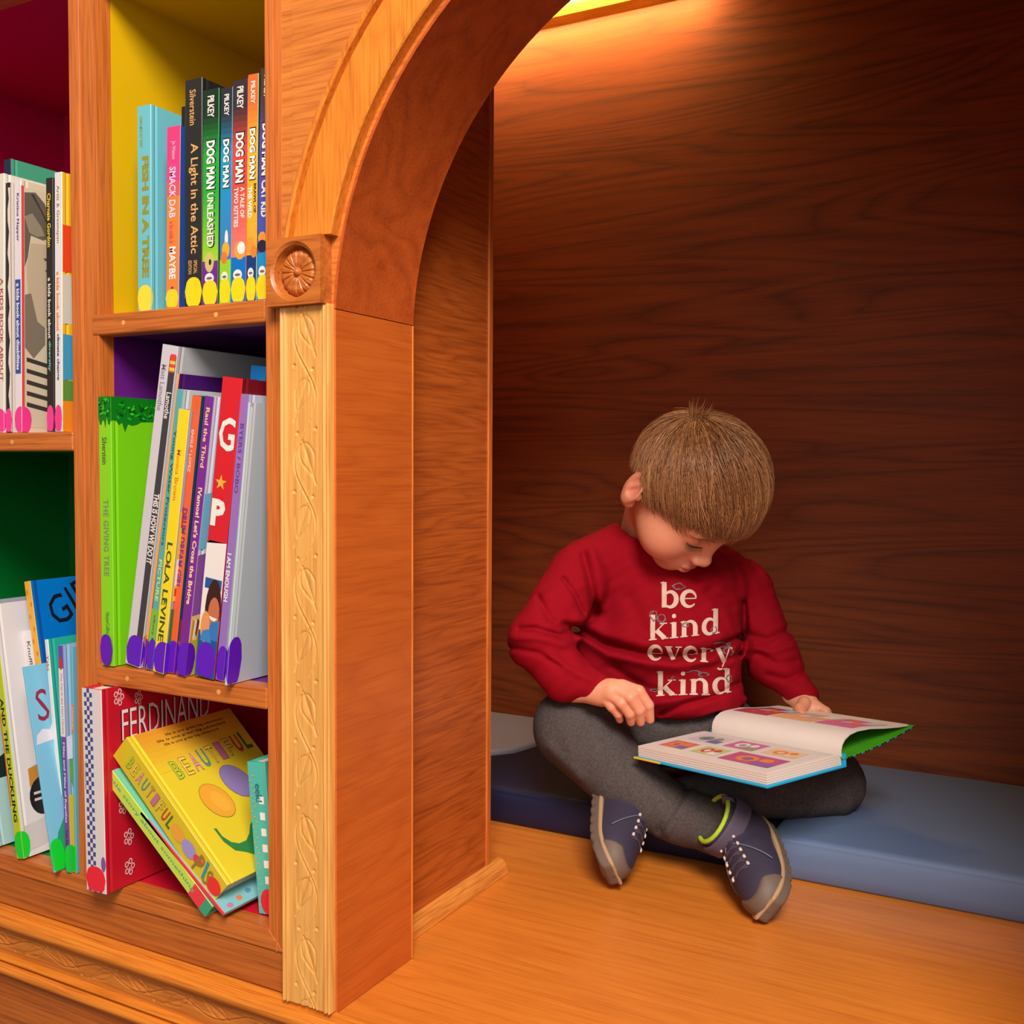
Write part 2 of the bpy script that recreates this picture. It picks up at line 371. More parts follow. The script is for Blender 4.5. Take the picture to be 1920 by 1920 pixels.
# face frame with beads
def stile(name, a, c, z0, z1, bead=()):
    m = MB(); pts = [(a, .020), (a, .0)]
    for bx in bead: pts += [(bx-.0016, 0), (bx-.0010, .0018), (bx, -.0012), (bx+.0012, -.0012), (bx+.0020, .0018), (bx+.0026, .0)]
    pts += [(c, 0), (c, .020)]
    m.sweep([[(x, y, z) for x, y in pts] for z in (z0, z1)]); return bc(m.build(name, W_faceZ, bevel=.0008))
stile('stile', -.9558, -.9145, .0616, 1.6, (-.9395,))
stile('stile', -.6830, -.6628, .0418, 1.6, (-.6735,))
stile('stile', -1.40, -1.345, .0616, 1.6)
m = MB(); m.box((-.6628, .003, .0), (-.6500, .020, .6606)); bc(m.build('gap_filler', wood('gap_shade_wood', (140, 70, 34), (120, 56, 26), (84, 38, 18), 'Z', 60, 3), bevel=.0004))  # dark colour stands in for the shade inside the narrow gap
m = MB(); m.box((-.6628, .0008, .6609), (-.6500, .020, 1.6)); bc(m.build('upper_filler', W_face))
# bottom rail (mitred) and the flat board below
m = MB(); m.add([(-1.4, -.0006, .0418), (-.6630, -.0006, .0418), (-.6630, .021, .0418), (-1.4, .021, .0418), (-1.4, -.0006, .0616), (-.6832, -.0006, .0616), (-.6832, .021, .0616), (-1.4, .021, .0616)],
   [(0, 3, 2, 1), (4, 5, 6, 7), (0, 1, 5, 4), (1, 2, 6, 5), (2, 3, 7, 6), (3, 0, 4, 7)]); bc(m.build('bottom_rail', W_faceX, bevel=.001))
m = MB(); m.box((-1.5, .0015, .0014), (-.6632, .02, .0412)); bc(m.build('base_board', W_base, bevel=.0005))
def shelf(x0, x1, z0, z1, y1=DP):
    m = MB(); m.box((x0, -.0012, z0), (x1, .021, z1)); o = bc(m.build('shelf_front', W_faceX, bevel=.0022, seg=3))
    for fx in (.2, .74):
        pg = MB(); cx = x0+(x1-x0)*fx; cz = (z0+z1)/2
        pg.sweep([[(cx+.0026*math.cos(2*math.pi*i/14), y, cz+.0026*math.sin(2*math.pi*i/14)) for i in range(14)] for y in (-.0015, .004)]); pg.build('wood_plug', W_pil, o).matrix_parent_inverse = Matrix()
shelf(-.9235, -.6832, .6500, .6717); shelf(-.9235, -.6832, .2778, .2990)
shelf(-.9145, -.6832, 1.0135, 1.034)
shelf(-1.345, -.9560, .5280, .5487); shelf(-1.345, -.9560, 1.030, 1.051)
COLS = {'yellow': (222, 178, 8), 'purple': (98, 22, 128), 'red': (214, 20, 52), 'pink': (196, 0, 84), 'pink_upper': (196, 0, 84), 'green': (0, 128, 52)}
def cell(name, x0, x1, z0, z1):
    """thin painted liner: two sides, back, floor and top"""
    c = pm(COLS[name], .42, .03, 20, name=name+'_paint'); m = MB(); t = .003
    m.box((x0-t, .0205, z0-t), (x0, DP, z1+t)); m.box((x1, .0205, z0-t), (x1+t, DP, z1+t)); m.box((x0, DP-t, z0), (x1, DP, z1))
    m.box((x0, .0205, z0-t), (x1, DP-t, z0)); m.box((x0, .0205, z1), (x1, DP-t, z1+t)); bc(m.build(name+'_compartment', c))
cell('yellow', -.9143, -.6836, .6710, 1.0145); cell('purple', -.9143, -.6836, .2985, .6530); cell('red', -.9143, -.6836, .0612, .2790)
cell('pink', -1.342, -.9600, .5480, 1.031); cell('green', -1.342, -.9600, .0612, .5290)
cell('pink_upper', -1.342, -.9600, 1.0500, 1.58)
m = MB(); m.box((-.6500, .1197, .0005), (-.6345, .345, 1.36)); bc(m.build('side_panel', W_side))
m = MB(); m.box((-.6505, .338, .0005), (-.6325, .3475, 1.36)); bc(m.build('edge_strip', W_faceZ, bevel=.0008))
m = MB(); m.box((-1.40, .301, .0005), (-.6506, .3448, 1.36)); bc(m.build('back_board', W_side))
m = MB(); m.box((-.6800, .0205, .0005), (-.6505, .3005, 1.6)); bc(m.build('inner_side', W_side))
# base mouldings below
BM = empty('base_moulding', (-1.05, 0, 0), 'carved vine moulding running along the foot of the bookcase', 'moulding'); BMi = Matrix.Translation((1.05, 0, 0))
def bm_(o): o.parent = BM; o.matrix_parent_inverse = BMi.copy(); return o
def xmould(name, prof, x0, x1, mat):
    m = MB(); m.sweep([[(x, y, z) for y, z in prof] for x in (x0, x1)]); return bm_(smooth_by_angle(m.build(name, mat), .5))
pr = [(-.0002, .0010), (-.004, .0008), (-.0048, -.0016), (-.0042, -.0030), (-.0075, -.0036), (-.0092, -.0060)]+[(-.0085-.0065*math.sin(a), -.0130+.0070*math.cos(a)) for a in [i*math.pi/8 for i in range(9)]]+[(-.0040, -.0212), (-.003, -.0232), (-.0002, -.0232)]
xmould('top_bead', pr, -1.5, .3, W_trim)
L = 1.6
def fprof(a): return .0012+0*a
bm_(carved('carved_frieze', L, .0155, fprof, W_frieze, True, (-1.5, -.0005, -.0395), ph=.6, nu=48, step=.0012, per=.112))
pr = [(-.0002, -.0552), (-.004, -.0552)]+[(-.005-.0045*math.sin(a), -.0585+.0030*math.cos(a)) for a in [i*math.pi/6 for i in range(7)]]+[(-.0030, -.0620), (-.0035, -.0632)]+[(-.006-.0070*math.sin(a), -.0700+.0062*math.cos(a)) for a in [i*math.pi/8 for i in range(9)]]+[(-.003, -.0772), (-.003, -.0795), (-.0002, -.0795)]
xmould('lower_bead', pr, -1.5, .3, W_trim)
m = MB(); m.box((-1.5, .001, -.45), (.3, .02, -.0797)); o = m.build('lower_panel', W_base); bm_(o)
# ------------------------------------------------------------------ light bar at the top of the nook
LB = empty('light_bar', (-.8, .84, 1.30), 'slim glowing light bar at the top of the nook back wall', 'light'); LBi = LB.matrix_world.inverted()
m = MB(); xs = (-1.15, -.30)
pr = [(.9195, 1.291), (.9195, 1.33), (.850, 1.33), (.850, 1.312), (.856, 1.306), (.8750, 1.322), (.893, 1.322), (.902, 1.300)]
m.sweep([[(x, y, z) for y, z in pr] for x in xs]); o = smooth_by_angle(m.build('housing', wood('gilded_trough', (214, 160, 70), (196, 140, 54), (170, 116, 40), 'X', 40, 2), None), .5); o.parent = LB; o.matrix_parent_inverse = Matrix.Translation((.8, -.84, -1.30))
m = MB(); m.box((-1.13, .866, 1.311), (-.56, .884, 1.3215)); o = m.build('tube', pm((255, 208, 128), .5, 0, emit=95, name='warm_led'), None, bevel=.003); o.parent = LB; o.matrix_parent_inverse = Matrix.Translation((.8, -.84, -1.30))
# ------------------------------------------------------------------ seat cushions
def cushion(name, poly, h, mat, label, r=.012, rot=None):
    """foam pad: plan polygon with rounded edges and a seam line"""
    cx = sum(p[0] for p in poly)/len(poly); cy = sum(p[1] for p in poly)/len(poly)
    e = empty(name, (cx, cy, 0), label, 'cushion')
    def ins(d):
        out = []
        k = len(poly)
        for i in range(k):
            p0, p1, p2 = (Vector(poly[(i+j-1) % k]) for j in range(3))
            n1 = Vector((-(p1-p0).y, (p1-p0).x)).normalized(); n2 = Vector((-(p2-p1).y, (p2-p1).x)).normalized()
            bi = (n1+n2); bi = bi/(bi.length_squared/2) if bi.length > 1e-6 else n1
            q = p1+bi*d
            # round the corner with three points
            out += [q-(p1-p0).normalized()*r*.5, q, q+(p2-p1).normalized()*r*.5] if False else [q]
        return out
    rings = []
    for d, z in ((.004, .0005), (.001, .004), (-.0015, h*.35), (-.0015, h*.6), (.0, h-.009), (.0012, h-.0070), (.0010, h-.0060), (.003, h-.003), (.006, h-.0008), (.010, h)):
        rings.append([(x-cx, y-cy, z) for x, y in ins(d)])
    # dense ring subdivision for soft bulge
    def sub(R, k=14):
        out = []
        for i in range(len(R)):
            a, b = Vector(R[i]), Vector(R[(i+1) % len(R)])
            for j in range(k): out.append(tuple(a.lerp(b, j/k)))
        return out
    m = MB(); m.sweep([sub(R) for R in rings]); o = smooth_by_angle(m.build('foam_pad', mat, e), 1.0); return e
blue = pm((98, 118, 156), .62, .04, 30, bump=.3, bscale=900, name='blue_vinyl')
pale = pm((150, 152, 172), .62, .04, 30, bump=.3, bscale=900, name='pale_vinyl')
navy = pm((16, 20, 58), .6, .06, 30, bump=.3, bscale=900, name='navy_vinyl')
CH = .053
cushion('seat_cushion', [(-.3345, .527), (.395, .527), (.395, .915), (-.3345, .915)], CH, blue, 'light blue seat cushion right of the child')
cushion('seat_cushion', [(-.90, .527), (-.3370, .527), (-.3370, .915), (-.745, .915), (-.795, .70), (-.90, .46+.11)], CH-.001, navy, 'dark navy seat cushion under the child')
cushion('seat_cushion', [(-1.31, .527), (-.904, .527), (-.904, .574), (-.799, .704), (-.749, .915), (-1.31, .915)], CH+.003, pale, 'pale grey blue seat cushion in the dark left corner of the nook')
# ------------------------------------------------------------------ lights
def area(name, loc, tgt, size, power, col, sy=None):
    l = bpy.data.lights.new(name, 'AREA'); l.energy = power; l.size = size; l.color = col
    if sy: l.shape = 'RECTANGLE'; l.size_y = sy
    o = bpy.data.objects.new(name, l); COL.objects.link(o); o.location = loc
    o.rotation_euler = (Vector(tgt)-Vector(loc)).to_track_quat('-Z', 'Y').to_euler(); return o
area('room_light', (.80, -1.75, 2.32), (-.5, .2, .4), 1.05, 126, (1, .90, .80))
area('fill_light', (.5, -2.3, 1.1), (-.5, .4, .3), 1.1, 12, (1, .90, .78))  # weak fill added from the camera side, no window stands there
w = bpy.data.worlds.new('world'); SC.world = w; w.use_nodes = True
w.node_tree.nodes['Background'].inputs[0].default_value = (1, .84, .68, 1); w.node_tree.nodes['Background'].inputs[1].default_value = .22
SC.view_settings.view_transform = 'Standard'; SC.view_settings.look = 'None'; SC.view_settings.gamma = 1; SC.view_settings.exposure = 0
SC.view_settings.use_curve_mapping = False
# ------------------------------------------------------------------ books
PG = pm((232, 222, 206), .8, .05, 200, name='paper'); INK = {}
def ink(c, r=.45): return pm(c, r, .02, 40, name='printed_ink')
class Bk:
    def __init__(s, bl, br, tl, z, depth, label, group, col, side=None, y0=None, hard=True, pages=True, dx=0.0, yaw=0.0, cat='book', rough=.35):
        if y0 is None: y0 = onZ(bl[0], bl[1], z)[1]
        a, b, c = onY(*bl, y0), onY(*br, y0), onY(*tl, y0)
        zb = z if z is not None else a[2]
        ph = math.atan2(c[0]-a[0], c[2]-(a[2] if z is None or abs(math.atan2(c[0]-a[0], c[2]-a[2])) > .25 else zb))
        s.t = t = max(.0025, (b[0]-a[0])/math.cos(ph)-.0004) if abs(ph) < .3 else max(.0025, math.hypot(b[0]-a[0], b[2]-a[2]))
        H = (c[2]-zb)/math.cos(ph) if abs(ph) < .25 else math.hypot(c[0]-a[0], c[2]-a[2])
        s.H = H; s.d = depth
        lowest = min(0, -t*math.sin(ph)) if ph > 0 else 0
        org = (a[0]+.0002+dx, y0, (zb+.0006-lowest) if z is not None else a[2])
        R = Matrix.Translation(org) @ Matrix.Rotation(yaw, 4, 'Z') @ Matrix.Rotation(ph, 4, 'Y')
        s.e = empty('book', label=label, cat=cat, group=group, mat=R); s.y0 = y0; s.ph = ph
        side = side or col; bt = .0022 if hard else .0007; bt = min(bt, t*.3)
        hx = .0010 if hard else 0.0; d = depth
        P = [(0, .0006), (.0006, 0), (t-.0006, 0), (t, .0006), (t, .0040), (t-hx, .0062), (t, .0086), (t, d), (t-bt, d), (t-bt, .0086), (t-bt-hx*.6, .0062), (t-bt, bt), (bt, bt), (bt+hx*.6, .0062), (bt, .0086), (bt, d), (0, d), (0, .0086), (hx, .0062), (0, .0040)]
        n = len(P); V = [(x, y, 0) for x, y in P]+[(x, y, H) for x, y in P]
        F = []; MI = []
        for i in range(n):
            k = (i+1) % n; F.append((i, k, n+k, n+i)); MI.append(0 if (i <= 2 or i >= 19) else 1)
        for o in (0, n):
            q = [(3, 4, 9, 11), (4, 5, 10, 9) if False else (4, 5, 10), (4, 10, 9), (5, 6, 9, 10), (6, 7, 8, 9), (0, 1, 12), (1, 2, 11, 12), (2, 3, 11), (12, 13, 19, 0), (13, 18, 19), (13, 14, 17, 18), (14, 15, 16, 17)]
            q = [(3, 4, 10, 11), (4, 5, 10), (5, 6, 9, 10), (6, 7, 8, 9), (0, 1, 12), (1, 2, 11, 12), (2, 3, 11), (12, 13, 19, 0), (13, 18, 19), (13, 14, 17, 18), (14, 15, 16, 17)]
            for f in q: F.append(tuple(o+i for i in (f if o else f[::-1]))); MI.append(1)
        s.cover = mesh('cover', V, F, [ink(col, rough), ink(side, rough)], s.e, mi=MI)
        ins = .003 if hard else .0003
        if pages:
            m = MB(); m.box((bt+.0002, bt+.0004, ins), (t-bt-.0002, d-ins, H-ins)); m.build('page_block', PG, s.e)
        s.k = 0
    def _m(s, name, P, c, lab=None, f=None):
        s.k += 1
        o = mesh(name, P, f or [tuple(range(len(P)))], ink(c), s.e)
        if lab: o['label'] = lab
        return o
    def sp(s, poly, c, name='spine_print'):      # poly in (u across 0..1, v up 0..1)
        s.k += 1; y = -.00012-.00001*s.k
        return s._m(name, [(u*s.t, y, v*s.H) for u, v in poly], c)
    def band(s, v0, v1, c, u0=0.0, u1=1.0): return s.sp([(u0, v0), (u1, v0), (u1, v1), (u0, v1)], c)
    def grad(s, stops, v0=0, v1=1, n=30):
        s.k += 1; y = -.00012-.00001*s.k; V = []; F = []; ms = []
        for i in range(n):
            a = v0+(v1-v0)*i/n; b = v0+(v1-v0)*(i+1)/n; q = len(V); V += [(0, y, a*s.H), (s.t, y, a*s.H), (s.t, y, b*s.H), (0, y, b*s.H)]; F.append((q, q+1, q+2, q+3))
            m = (i+.5)/n
            for (p0, c0), (p1, c1) in zip(stops, stops[1:]):
                if p0 <= m <= p1: f = (m-p0)/(p1-p0); ms.append(ink(tuple(int((c0[j]*(1-f)+c1[j]*f)/2)*2 for j in range(3)))); break
        mesh('spine_print', V, F, ms, s.e, mi=list(range(n)))
    def cv(s, poly, c, name='cover_print'):      # poly in (depth metres, v)
        s.k += 1; x = s.t+.00012+.00001*s.k
        return s._m(name, [(x, u, v*s.H) for u, v in poly], c)
    def cov_ell(s, u, v, ru, rv, c, n=18, rot=0):
        P = []
        for i in range(n):
            a = 2*math.pi*i/n; p = ru*math.cos(a); q = rv*math.sin(a); P.append((u+p*math.cos(rot)-q*math.sin(rot), v+(p*math.sin(rot)+q*math.cos(rot))/s.H))
        return s.cv(P, c)
    def spe(s, u, v, ru, rv, c, n=16):
        return s.sp([(u+ru*math.cos(2*math.pi*i/n)/s.t, v+rv*math.sin(2*math.pi*i/n)/s.H) for i in range(n)], c)
    def st(s, txt, v0, v1, c, u=.5, w=.6, off=.012, sp=1.0):   # title running down the spine from v0 (top) to v1
        s.k += 1; y = -.00012-.00001*s.k
        return place_text('spine_title', txt, (u*s.t, y, v0*s.H), (0, 0, -1), (1, 0, 0), (v0-v1)*s.H, w*s.t, ink(c), s.e, off, sp)
    def ct(s, txt, u0, u1, v, h, c, off=.012, dv=0.0, name='cover_title'):   # text on the right cover
        s.k += 1; x = s.t+.00012+.00001*s.k; d = Vector((0, u1-u0, dv)); L = d.length; d.normalize(); up = Vector((0, -d.z, d.y))
        return place_text(name, txt, (x, u0, v*s.H), d, up, L, h, ink(c), s.e, off)
    def sticker(s, c, h=.024, w=.012, shape='wrap'):
        """round coloured dot wrapped over the foot of the spine"""
        s.k += 1; y = -.0002-.00001*s.k; n = 10; r = h/2; m = MB()
        full = s.t+w; zc = r+.0012 if shape == 'wrap' else r+.004
        def zr(u):    # vertical half extent at distance u from the left
            q = min(1, max(-1, (u-full/2)/(full/2))); return r*math.sqrt(max(0, 1-abs(q)**2.4))
        U = [s.t*i/n for i in range(n+1)]
        for a, b in zip(U, U[1:]): m.quad((a, y, max(.0008, zc-zr(a)*1.25)), (b, y, max(.0008, zc-zr(b)*1.25)), (b, y, zc+zr(b)), (a, y, zc+zr(a)))
        if w > .0006:
            x = s.t+.0002+.00001*s.k; W = [w*i/n for i in range(n+1)]
            for a, b in zip(W, W[1:]): m.quad((x, a, max(.0008, zc-zr(s.t+a)*1.25)), (x, b, max(.0008, zc-zr(s.t+b)*1.25)), (x, b, zc+zr(s.t+b)), (x, a, zc+zr(s.t+a)))
        o = m.build('sticker', pm(c, .4, .02, name='sticker_paper'), s.e)
        return o
BLK = (26, 24, 26); WH = (236, 232, 226); YEL = (246, 216, 20)
# --- yellow compartment
G = 'books in the yellow compartment'; z = .6719
b = Bk((258, 583), (284, 581), (256.7, 202), z, .14, 'pale turquoise hardback at the left end of the yellow compartment', G, (112, 192, 208), y0=.010)
b.st('FISH IN A TREE', .755, .165, (150, 148, 44), .60, .50, .05, .95); b.st('LYNDA MULLALY HUNT', .95, .80, (150, 160, 100), .3, .2); b.spe(.35, .05, .0016, .0022, (178, 172, 62)); b.sticker((240, 222, 60), .026, .002)
b = Bk((310.5, 580), (335, 578), (313.5, 241), z, .13, 'short pink and orange paperback in the yellow compartment', G, (244, 132, 52), (30, 78, 164), y0=.006, hard=False)
b.band(.7, 1, (232, 62, 130)); b.band(.62, .7, (240, 84, 96)); b.st('SMACK DAB', .78, .5, (236, 214, 250), .45, .5, .02); b.st('in the middle of', .48, .36, (232, 90, 120), .4, .36); b.st('MAYBE', .34, .16, (240, 240, 255), .5, .5, .03); b.st('Jo Watson', .92, .82, (250, 200, 220), .5, .35); b.spe(.5, .1, .0025, .0035, (90, 50, 140)); b.sticker((246, 214, 40), .018, .0)
b = Bk((337.5, 578), (346.5, 577), (339.5, 202), z, .17, 'thin black hardback with yellow lettering, partly hidden by a taller black book', G, (34, 33, 32), y0=.014)
b.st('Where the', .80, .66, (226, 222, 60), .6, .7, .02); b.st('sidewalk ends', .58, .26, (226, 222, 60), .6, .8, .02); b.sticker(YEL, .022, .0)
b = Bk((346.8, 577), (379, 575), (346.6, 153.5), z, .20, 'tall thick black hardback with gold lettering beside the graphic novels', G, (44, 42, 42), (30, 29, 31), y0=.008)
b.st('Silverstein', .955, .80, (226, 170, 100), .46, .36, .01); b.st('A Light in the Attic', .72, .235, (232, 176, 104), .5, .55, .012); b.st('SPECIAL', .205, .145, (214, 160, 96), .62, .2, .02); b.st('EDITION', .205, .145, (214, 160, 96), .3, .2, .02); b.sticker(YEL, .028, .0)
def dogman(bl, br, tl, label, top, mid, low, foot, txt, sub=None, thick=.6, y0=.008, dep=.14, subc=WH, side=(20, 60, 40)):
    b = Bk(bl, br, tl, z, dep, label, G, mid, side, y0=y0); b.grad([(0, low), (.45, mid), (.62, mid), (.86, top), (1, top)], .2, 1)
    b.band(0, .205, foot); b.st('PILKEY', .97, .87, WH, .5, .42, .02, .9)
    b.st(txt, .768, .535, (20, 18, 20), .53, .66, .075); b.st(txt, .763, .54, (250, 246, 240), .5, .56, .045)
    if sub:
        for i, (q, v0, v1, u, w, c) in enumerate(sub): b.st(q, v0, v1, c, u, w, .03)
    b.spe(.45, .125, b.t*.3, .0052, WH); b.spe(.45, .125, b.t*.2, .0014, (120, 100, 120)); b.sticker(YEL, .023, .0); return b
b = dogman((379.3, 575), (408.5, 573), (381, 172), 'graphic novel spine fading from dark green to lime with a purple foot', (24, 48, 36), (26, 170, 50), (170, 214, 40), (112, 36, 150), 'DOG MAN', [('UNLEASHED', .525, .265, .55, .5, (10, 40, 20)), ('UNLEASHED', .523, .27, .5, .42, WH)])
b.spe(.45, .2, .006, .010, (206, 190, 110)); b.spe(.5, .2, .0018, .003, (30, 40, 30))
b = dogman((411, 574), (432, 573), (415, 168), 'slim blue graphic novel spine with a lime green foot', (44, 46, 56), (24, 150, 206), (70, 120, 200), (150, 206, 40), 'DOG MAN')
b.spe(.6, .3, .0022, .009, WH); b.spe(.55, .25, .005, .008, (236, 170, 40)); b.spe(.4, .215, .004, .006, (240, 120, 30))
b = dogman((432.5, 573), (460.5, 571), (437, 154), 'graphic novel spine fading from charcoal to red with a bright blue foot', (58, 44, 50), (226, 66, 60), (246, 130, 120), (0, 112, 200), 'DOG MAN', [('A TALE OF', .52, .38, .72, .28, WH), ('TWO KITTIES', .52, .34, .3, .3, (250, 226, 220))], side=(40, 34, 40))
b.spe(.6, .235, .007, .009, (250, 160, 60)); b.spe(.68, .245, .005, .006, (240, 236, 230))
b = dogman((461, 571), (480, 570), (465.5, 142.5), 'graphic novel spine fading from orange to yellow with a navy foot', (222, 106, 44), (244, 180, 40), (240, 170, 40), (10, 58, 120), 'DOG MAN', [('BRAWL OF', .52, .39, .8, .26, (30, 24, 24)), ('THE WILD', .51, .37, .3, .4, (245, 245, 245))])
b.spe(.4, .25, .005, .008, (244, 150, 50)); b.spe(.75, .22, .004, .006, (230, 130, 40))
b = dogman((480.3, 570), (503, 569), (489.3, 131), 'graphic novel spine fading from grey to violet, half hidden by the frame', (62, 56, 64), (70, 74, 176), (60, 90, 190), (0, 140, 210), 'DOG MAN', [('CAT KID', .52, .36, .5, .5, WH)])
b.spe(.4, .27, .005, .006, (240, 150, 50)); b.spe(.4, .235, .006, .006, (30, 34, 60))
# --- purple compartment
G = 'books in the purple compartment'; z = .2992
b = Bk((190.5, 1238), (214, 1233), (184, 745), z, .20, 'lime green hardback with dark green leaves along its top edge', G, (136, 212, 30), (122, 208, 20), y0=-.003)
b.st('Silverstein', .85, .75, (60, 96, 40), .45, .4); b.st('THE GIVING TREE', .62, .335, (120, 150, 90), .5, .42, .03, 1.1); b.st('HarperCollins', .2, .12, (84, 120, 60), .5, .4)
rnd = random.Random(3)
lf = [(u, 1) for u in (1, 0)]+[(i/9, .925-.03*((i*7) % 3)/2-.012*(i % 2)) for i in range(10)]
b.sp(lf, (6, 120, 20))
b.cv([(0, 1), (0, .91), (.006, .915), (.010, .895), (.014, .905), (.018, .87), (.022, .90), (.028, .895), (.034, .90), (.04, .91), (.2, .93), (.2, 1)], (6, 120, 20))
for i in range(46):      # single leaves of the printed foliage
    u = rnd.random(); v = .93+rnd.random()*.06; a = rnd.random()*3.1
    w_ = .0026; P = [(u*b.t+w_*math.cos(a)*p-.0011*math.sin(a)*q, v*b.H+w_*math.sin(a)*p+.0011*math.cos(a)*q) for p, q in ((-1, 0), (0, 1), (1, 0), (0, -1))]
    if all(0 < p[0] < b.t and p[1] < b.H for p in P): b.sp([(p/b.t, q/b.H) for p, q in P], rnd.choice([(20, 176, 30), (60, 200, 40), (4, 84, 16)]))
    u2 = .006+rnd.random()*.07; P = [(u2+.004*math.cos(a)*p, v-.01+(.0022*math.sin(a)*p+.0016*q)/b.H) for p, q in ((-1, 0), (0, 1), (1, 0), (0, -1))]
    b.cv(P, rnd.choice([(20, 176, 30), (60, 200, 40), (4, 84, 16)]))
b.cov_ell(.062, .62, .010, .014, (10, 110, 24)); b.cov_ell(.058, .17, .008, .012, (26, 40, 24)); b.cov_ell(.060, .17, .004, .006, (170, 200, 120))
b.sticker((100, 20, 190), .030, .0, 'low')
def pb(bl, br, tl, label, col, side=None, **k):
    return Bk(bl, br, tl, z, k.pop('dep', .2), label, k.pop('G', G), col, side, **k)
PUR = (96, 24, 196)
b = pb((234, 1237), (262, 1242), (304.5, 653), 'tall pale grey picture book leaning beside the lime green hardback', (208, 200, 212), (186, 190, 196), y0=.004, dep=.24)
b.band(.07, .97, (62, 60, 66), .58, .98); b.st('THIS IS HOW WE DO IT', .55, .33, WH, .78, .34, .03); b.st('Lamothe', .86, .78, WH, .78, .3); b.band(.92, .975, (236, 60, 40), .62, .95); b.band(.925, .935, (250, 200, 60), .62, .95); b.band(.945, .955, (250, 200, 60), .62, .95); b.st('Matt Lamothe', .94, .8, (150, 146, 156), .28, .3); b.cv([(.0, .02), (.03, .02), (.03, .15), (.0, .1)], (196, 130, 60)); b.cv([(.008, .03), (.02, .03), (.02, .1), (.008, .07)], (50, 44, 52)); b.sticker(PUR, .032, .004)
b = pb((264, 1243), (271, 1244), (329, 702), 'slim book with orange spine and deep violet cover', (240, 152, 60), (74, 20, 110), y0=.008, dep=.21); b.band(.04, .10, (40, 60, 120)); b.sticker(PUR, .03, .002)
b = pb((272.5, 1246), (285, 1250), (331, 733), 'book with a teal lettered spine and pale cover between orange and yellow spines', (90, 168, 176), (206, 214, 214), y0=.002, dep=.19)
b.st('Young Water Protectors', .86, .45, (30, 84, 96), .45, .5, .02); b.st('PICTURE', .4, .25, (206, 226, 120), .5, .5, .02); b.band(.1, .22, (120, 190, 60)); b.st('tilbury house', .2, .05, (30, 80, 90), .5, .4); b.sticker(PUR, .032, .003)
b = pb((286, 1258), (306, 1262), (334.5, 771), 'short yellow spined picture book with lilac and green cover', (246, 214, 30), (150, 170, 214), y0=-.006, dep=.17)
b.st('Monica Brown', .85, .66, (236, 120, 40), .45, .35); b.st('LOLA LEVINE', .5, .12, (46, 84, 46), .45, .5, .02); b.spe(.4, .42, .002, .003, (230, 80, 60)); b.spe(.6, .28, .002, .003, (60, 160, 80)); b.cv([(.002, .28), (.10, .28), (.10, .62), (.002, .62)], (236, 196, 60)); b.cv([(.002, .1), (.10, .1), (.10, .25), (.002, .25)], (26, 120, 60)); b.cv([(.004, .56), (.05, .58), (.05, .66), (.004, .64)], (200, 40, 60)); b.cv([(.003, .34), (.03, .36), (.03, .46), (.003, .44)], (250, 240, 230)); b.cv([(.004, .3), (.02, .3), (.02, .33), (.004, .33)], (180, 40, 40)); b.sticker(PUR, .032, .010)
b = pb((309, 1260), (325.5, 1262), (359.8, 745), 'orange spined picture book with dark teal cover', (238, 96, 44), (14, 80, 110), y0=.0, dep=.18)
b.st('ENGLE * LOPEZ', .88, .73, (250, 210, 190), .5, .3); b.st('DRUM DREAM GIRL', .6, .31, (104, 52, 140), .5, .55, .04); b.cv([(.002, .0), (.1, 0), (.1, .12), (.002, .12)], (176, 120, 60)); b.cv([(.002, .12), (.1, .12), (.1, .24), (.002, .2)], (150, 60, 40)); b.sticker(PUR, .033, .006)
b = pb((330, 1265), (346.5, 1268), (384, 746), 'purple spined picture book with yellow lettering and a painted bridge cover', (122, 40, 150), (206, 218, 240), y0=-.004, dep=.17)
b.st('Raul the Third', .96, .75, (244, 206, 120), .5, .42, .02); b.st("!Vamos! Let's Cross the Bridge", .68, .26, (248, 214, 140), .5, .6, .03)
b.cv([(.001, .46), (.1, .50), (.1, .7), (.001, .66)], (112, 190, 226)); b.cv([(.001, .22), (.1, .26), (.1, .50), (.001, .44)], (140, 84, 170)); b.cv([(.001, .12), (.1, .14), (.1, .26), (.001, .22)], (236, 200, 120)); b.cv([(.001, .0), (.1, 0), (.1, .14), (.001, .13)], (190, 186, 40))
for i in range(9): b.cv([(.002+.003*i, .13+.012*(i % 3)), (.004+.003*i, .12+.01*(i % 3)), (.006+.003*i, .2), (.003+.003*i, .21)], [(214, 150, 30), (240, 240, 220), (120, 60, 30)][i % 3])
b.sticker(PUR, .034, .011)
b = pb((365, 1272), (401, 1270), (417, 713), 'thick red picture book with big white letters and a gold star', (214, 30, 44), (120, 20, 30), y0=-.002, dep=.20)
b.band(.15, .46, (236, 226, 224)); b.sp([(0, .46), (1, .46), (1, .52), (0, .45)], (214, 30, 44)); b.band(0, .155, (24, 84, 150)); b.band(.30, .335, (40, 84, 150), .1, .95)
big = [b.st('G', .87, .76, WH, .5, .8, .02), b.st('P', .60, .51, WH, .42, .7, .05)]
for o in big:      # big letters stand upright across the spine
    me = o.data; c = sum((v.co for v in me.vertices), Vector())/len(me.vertices)
    xs = [v.co.x for v in me.vertices]; zs = [v.co.z for v in me.vertices]; cx, cz = (min(xs)+max(xs))/2, (min(zs)+max(zs))/2
    w_, h_ = max(xs)-min(xs), max(zs)-min(zs)
    for v in me.vertices:
        dx, dz = (v.co.x-cx)/w_, (v.co.z-cz)/h_; v.co.x = cx+(-dz)*w_*1.0; v.co.z = cz+dx*h_
sc = .62
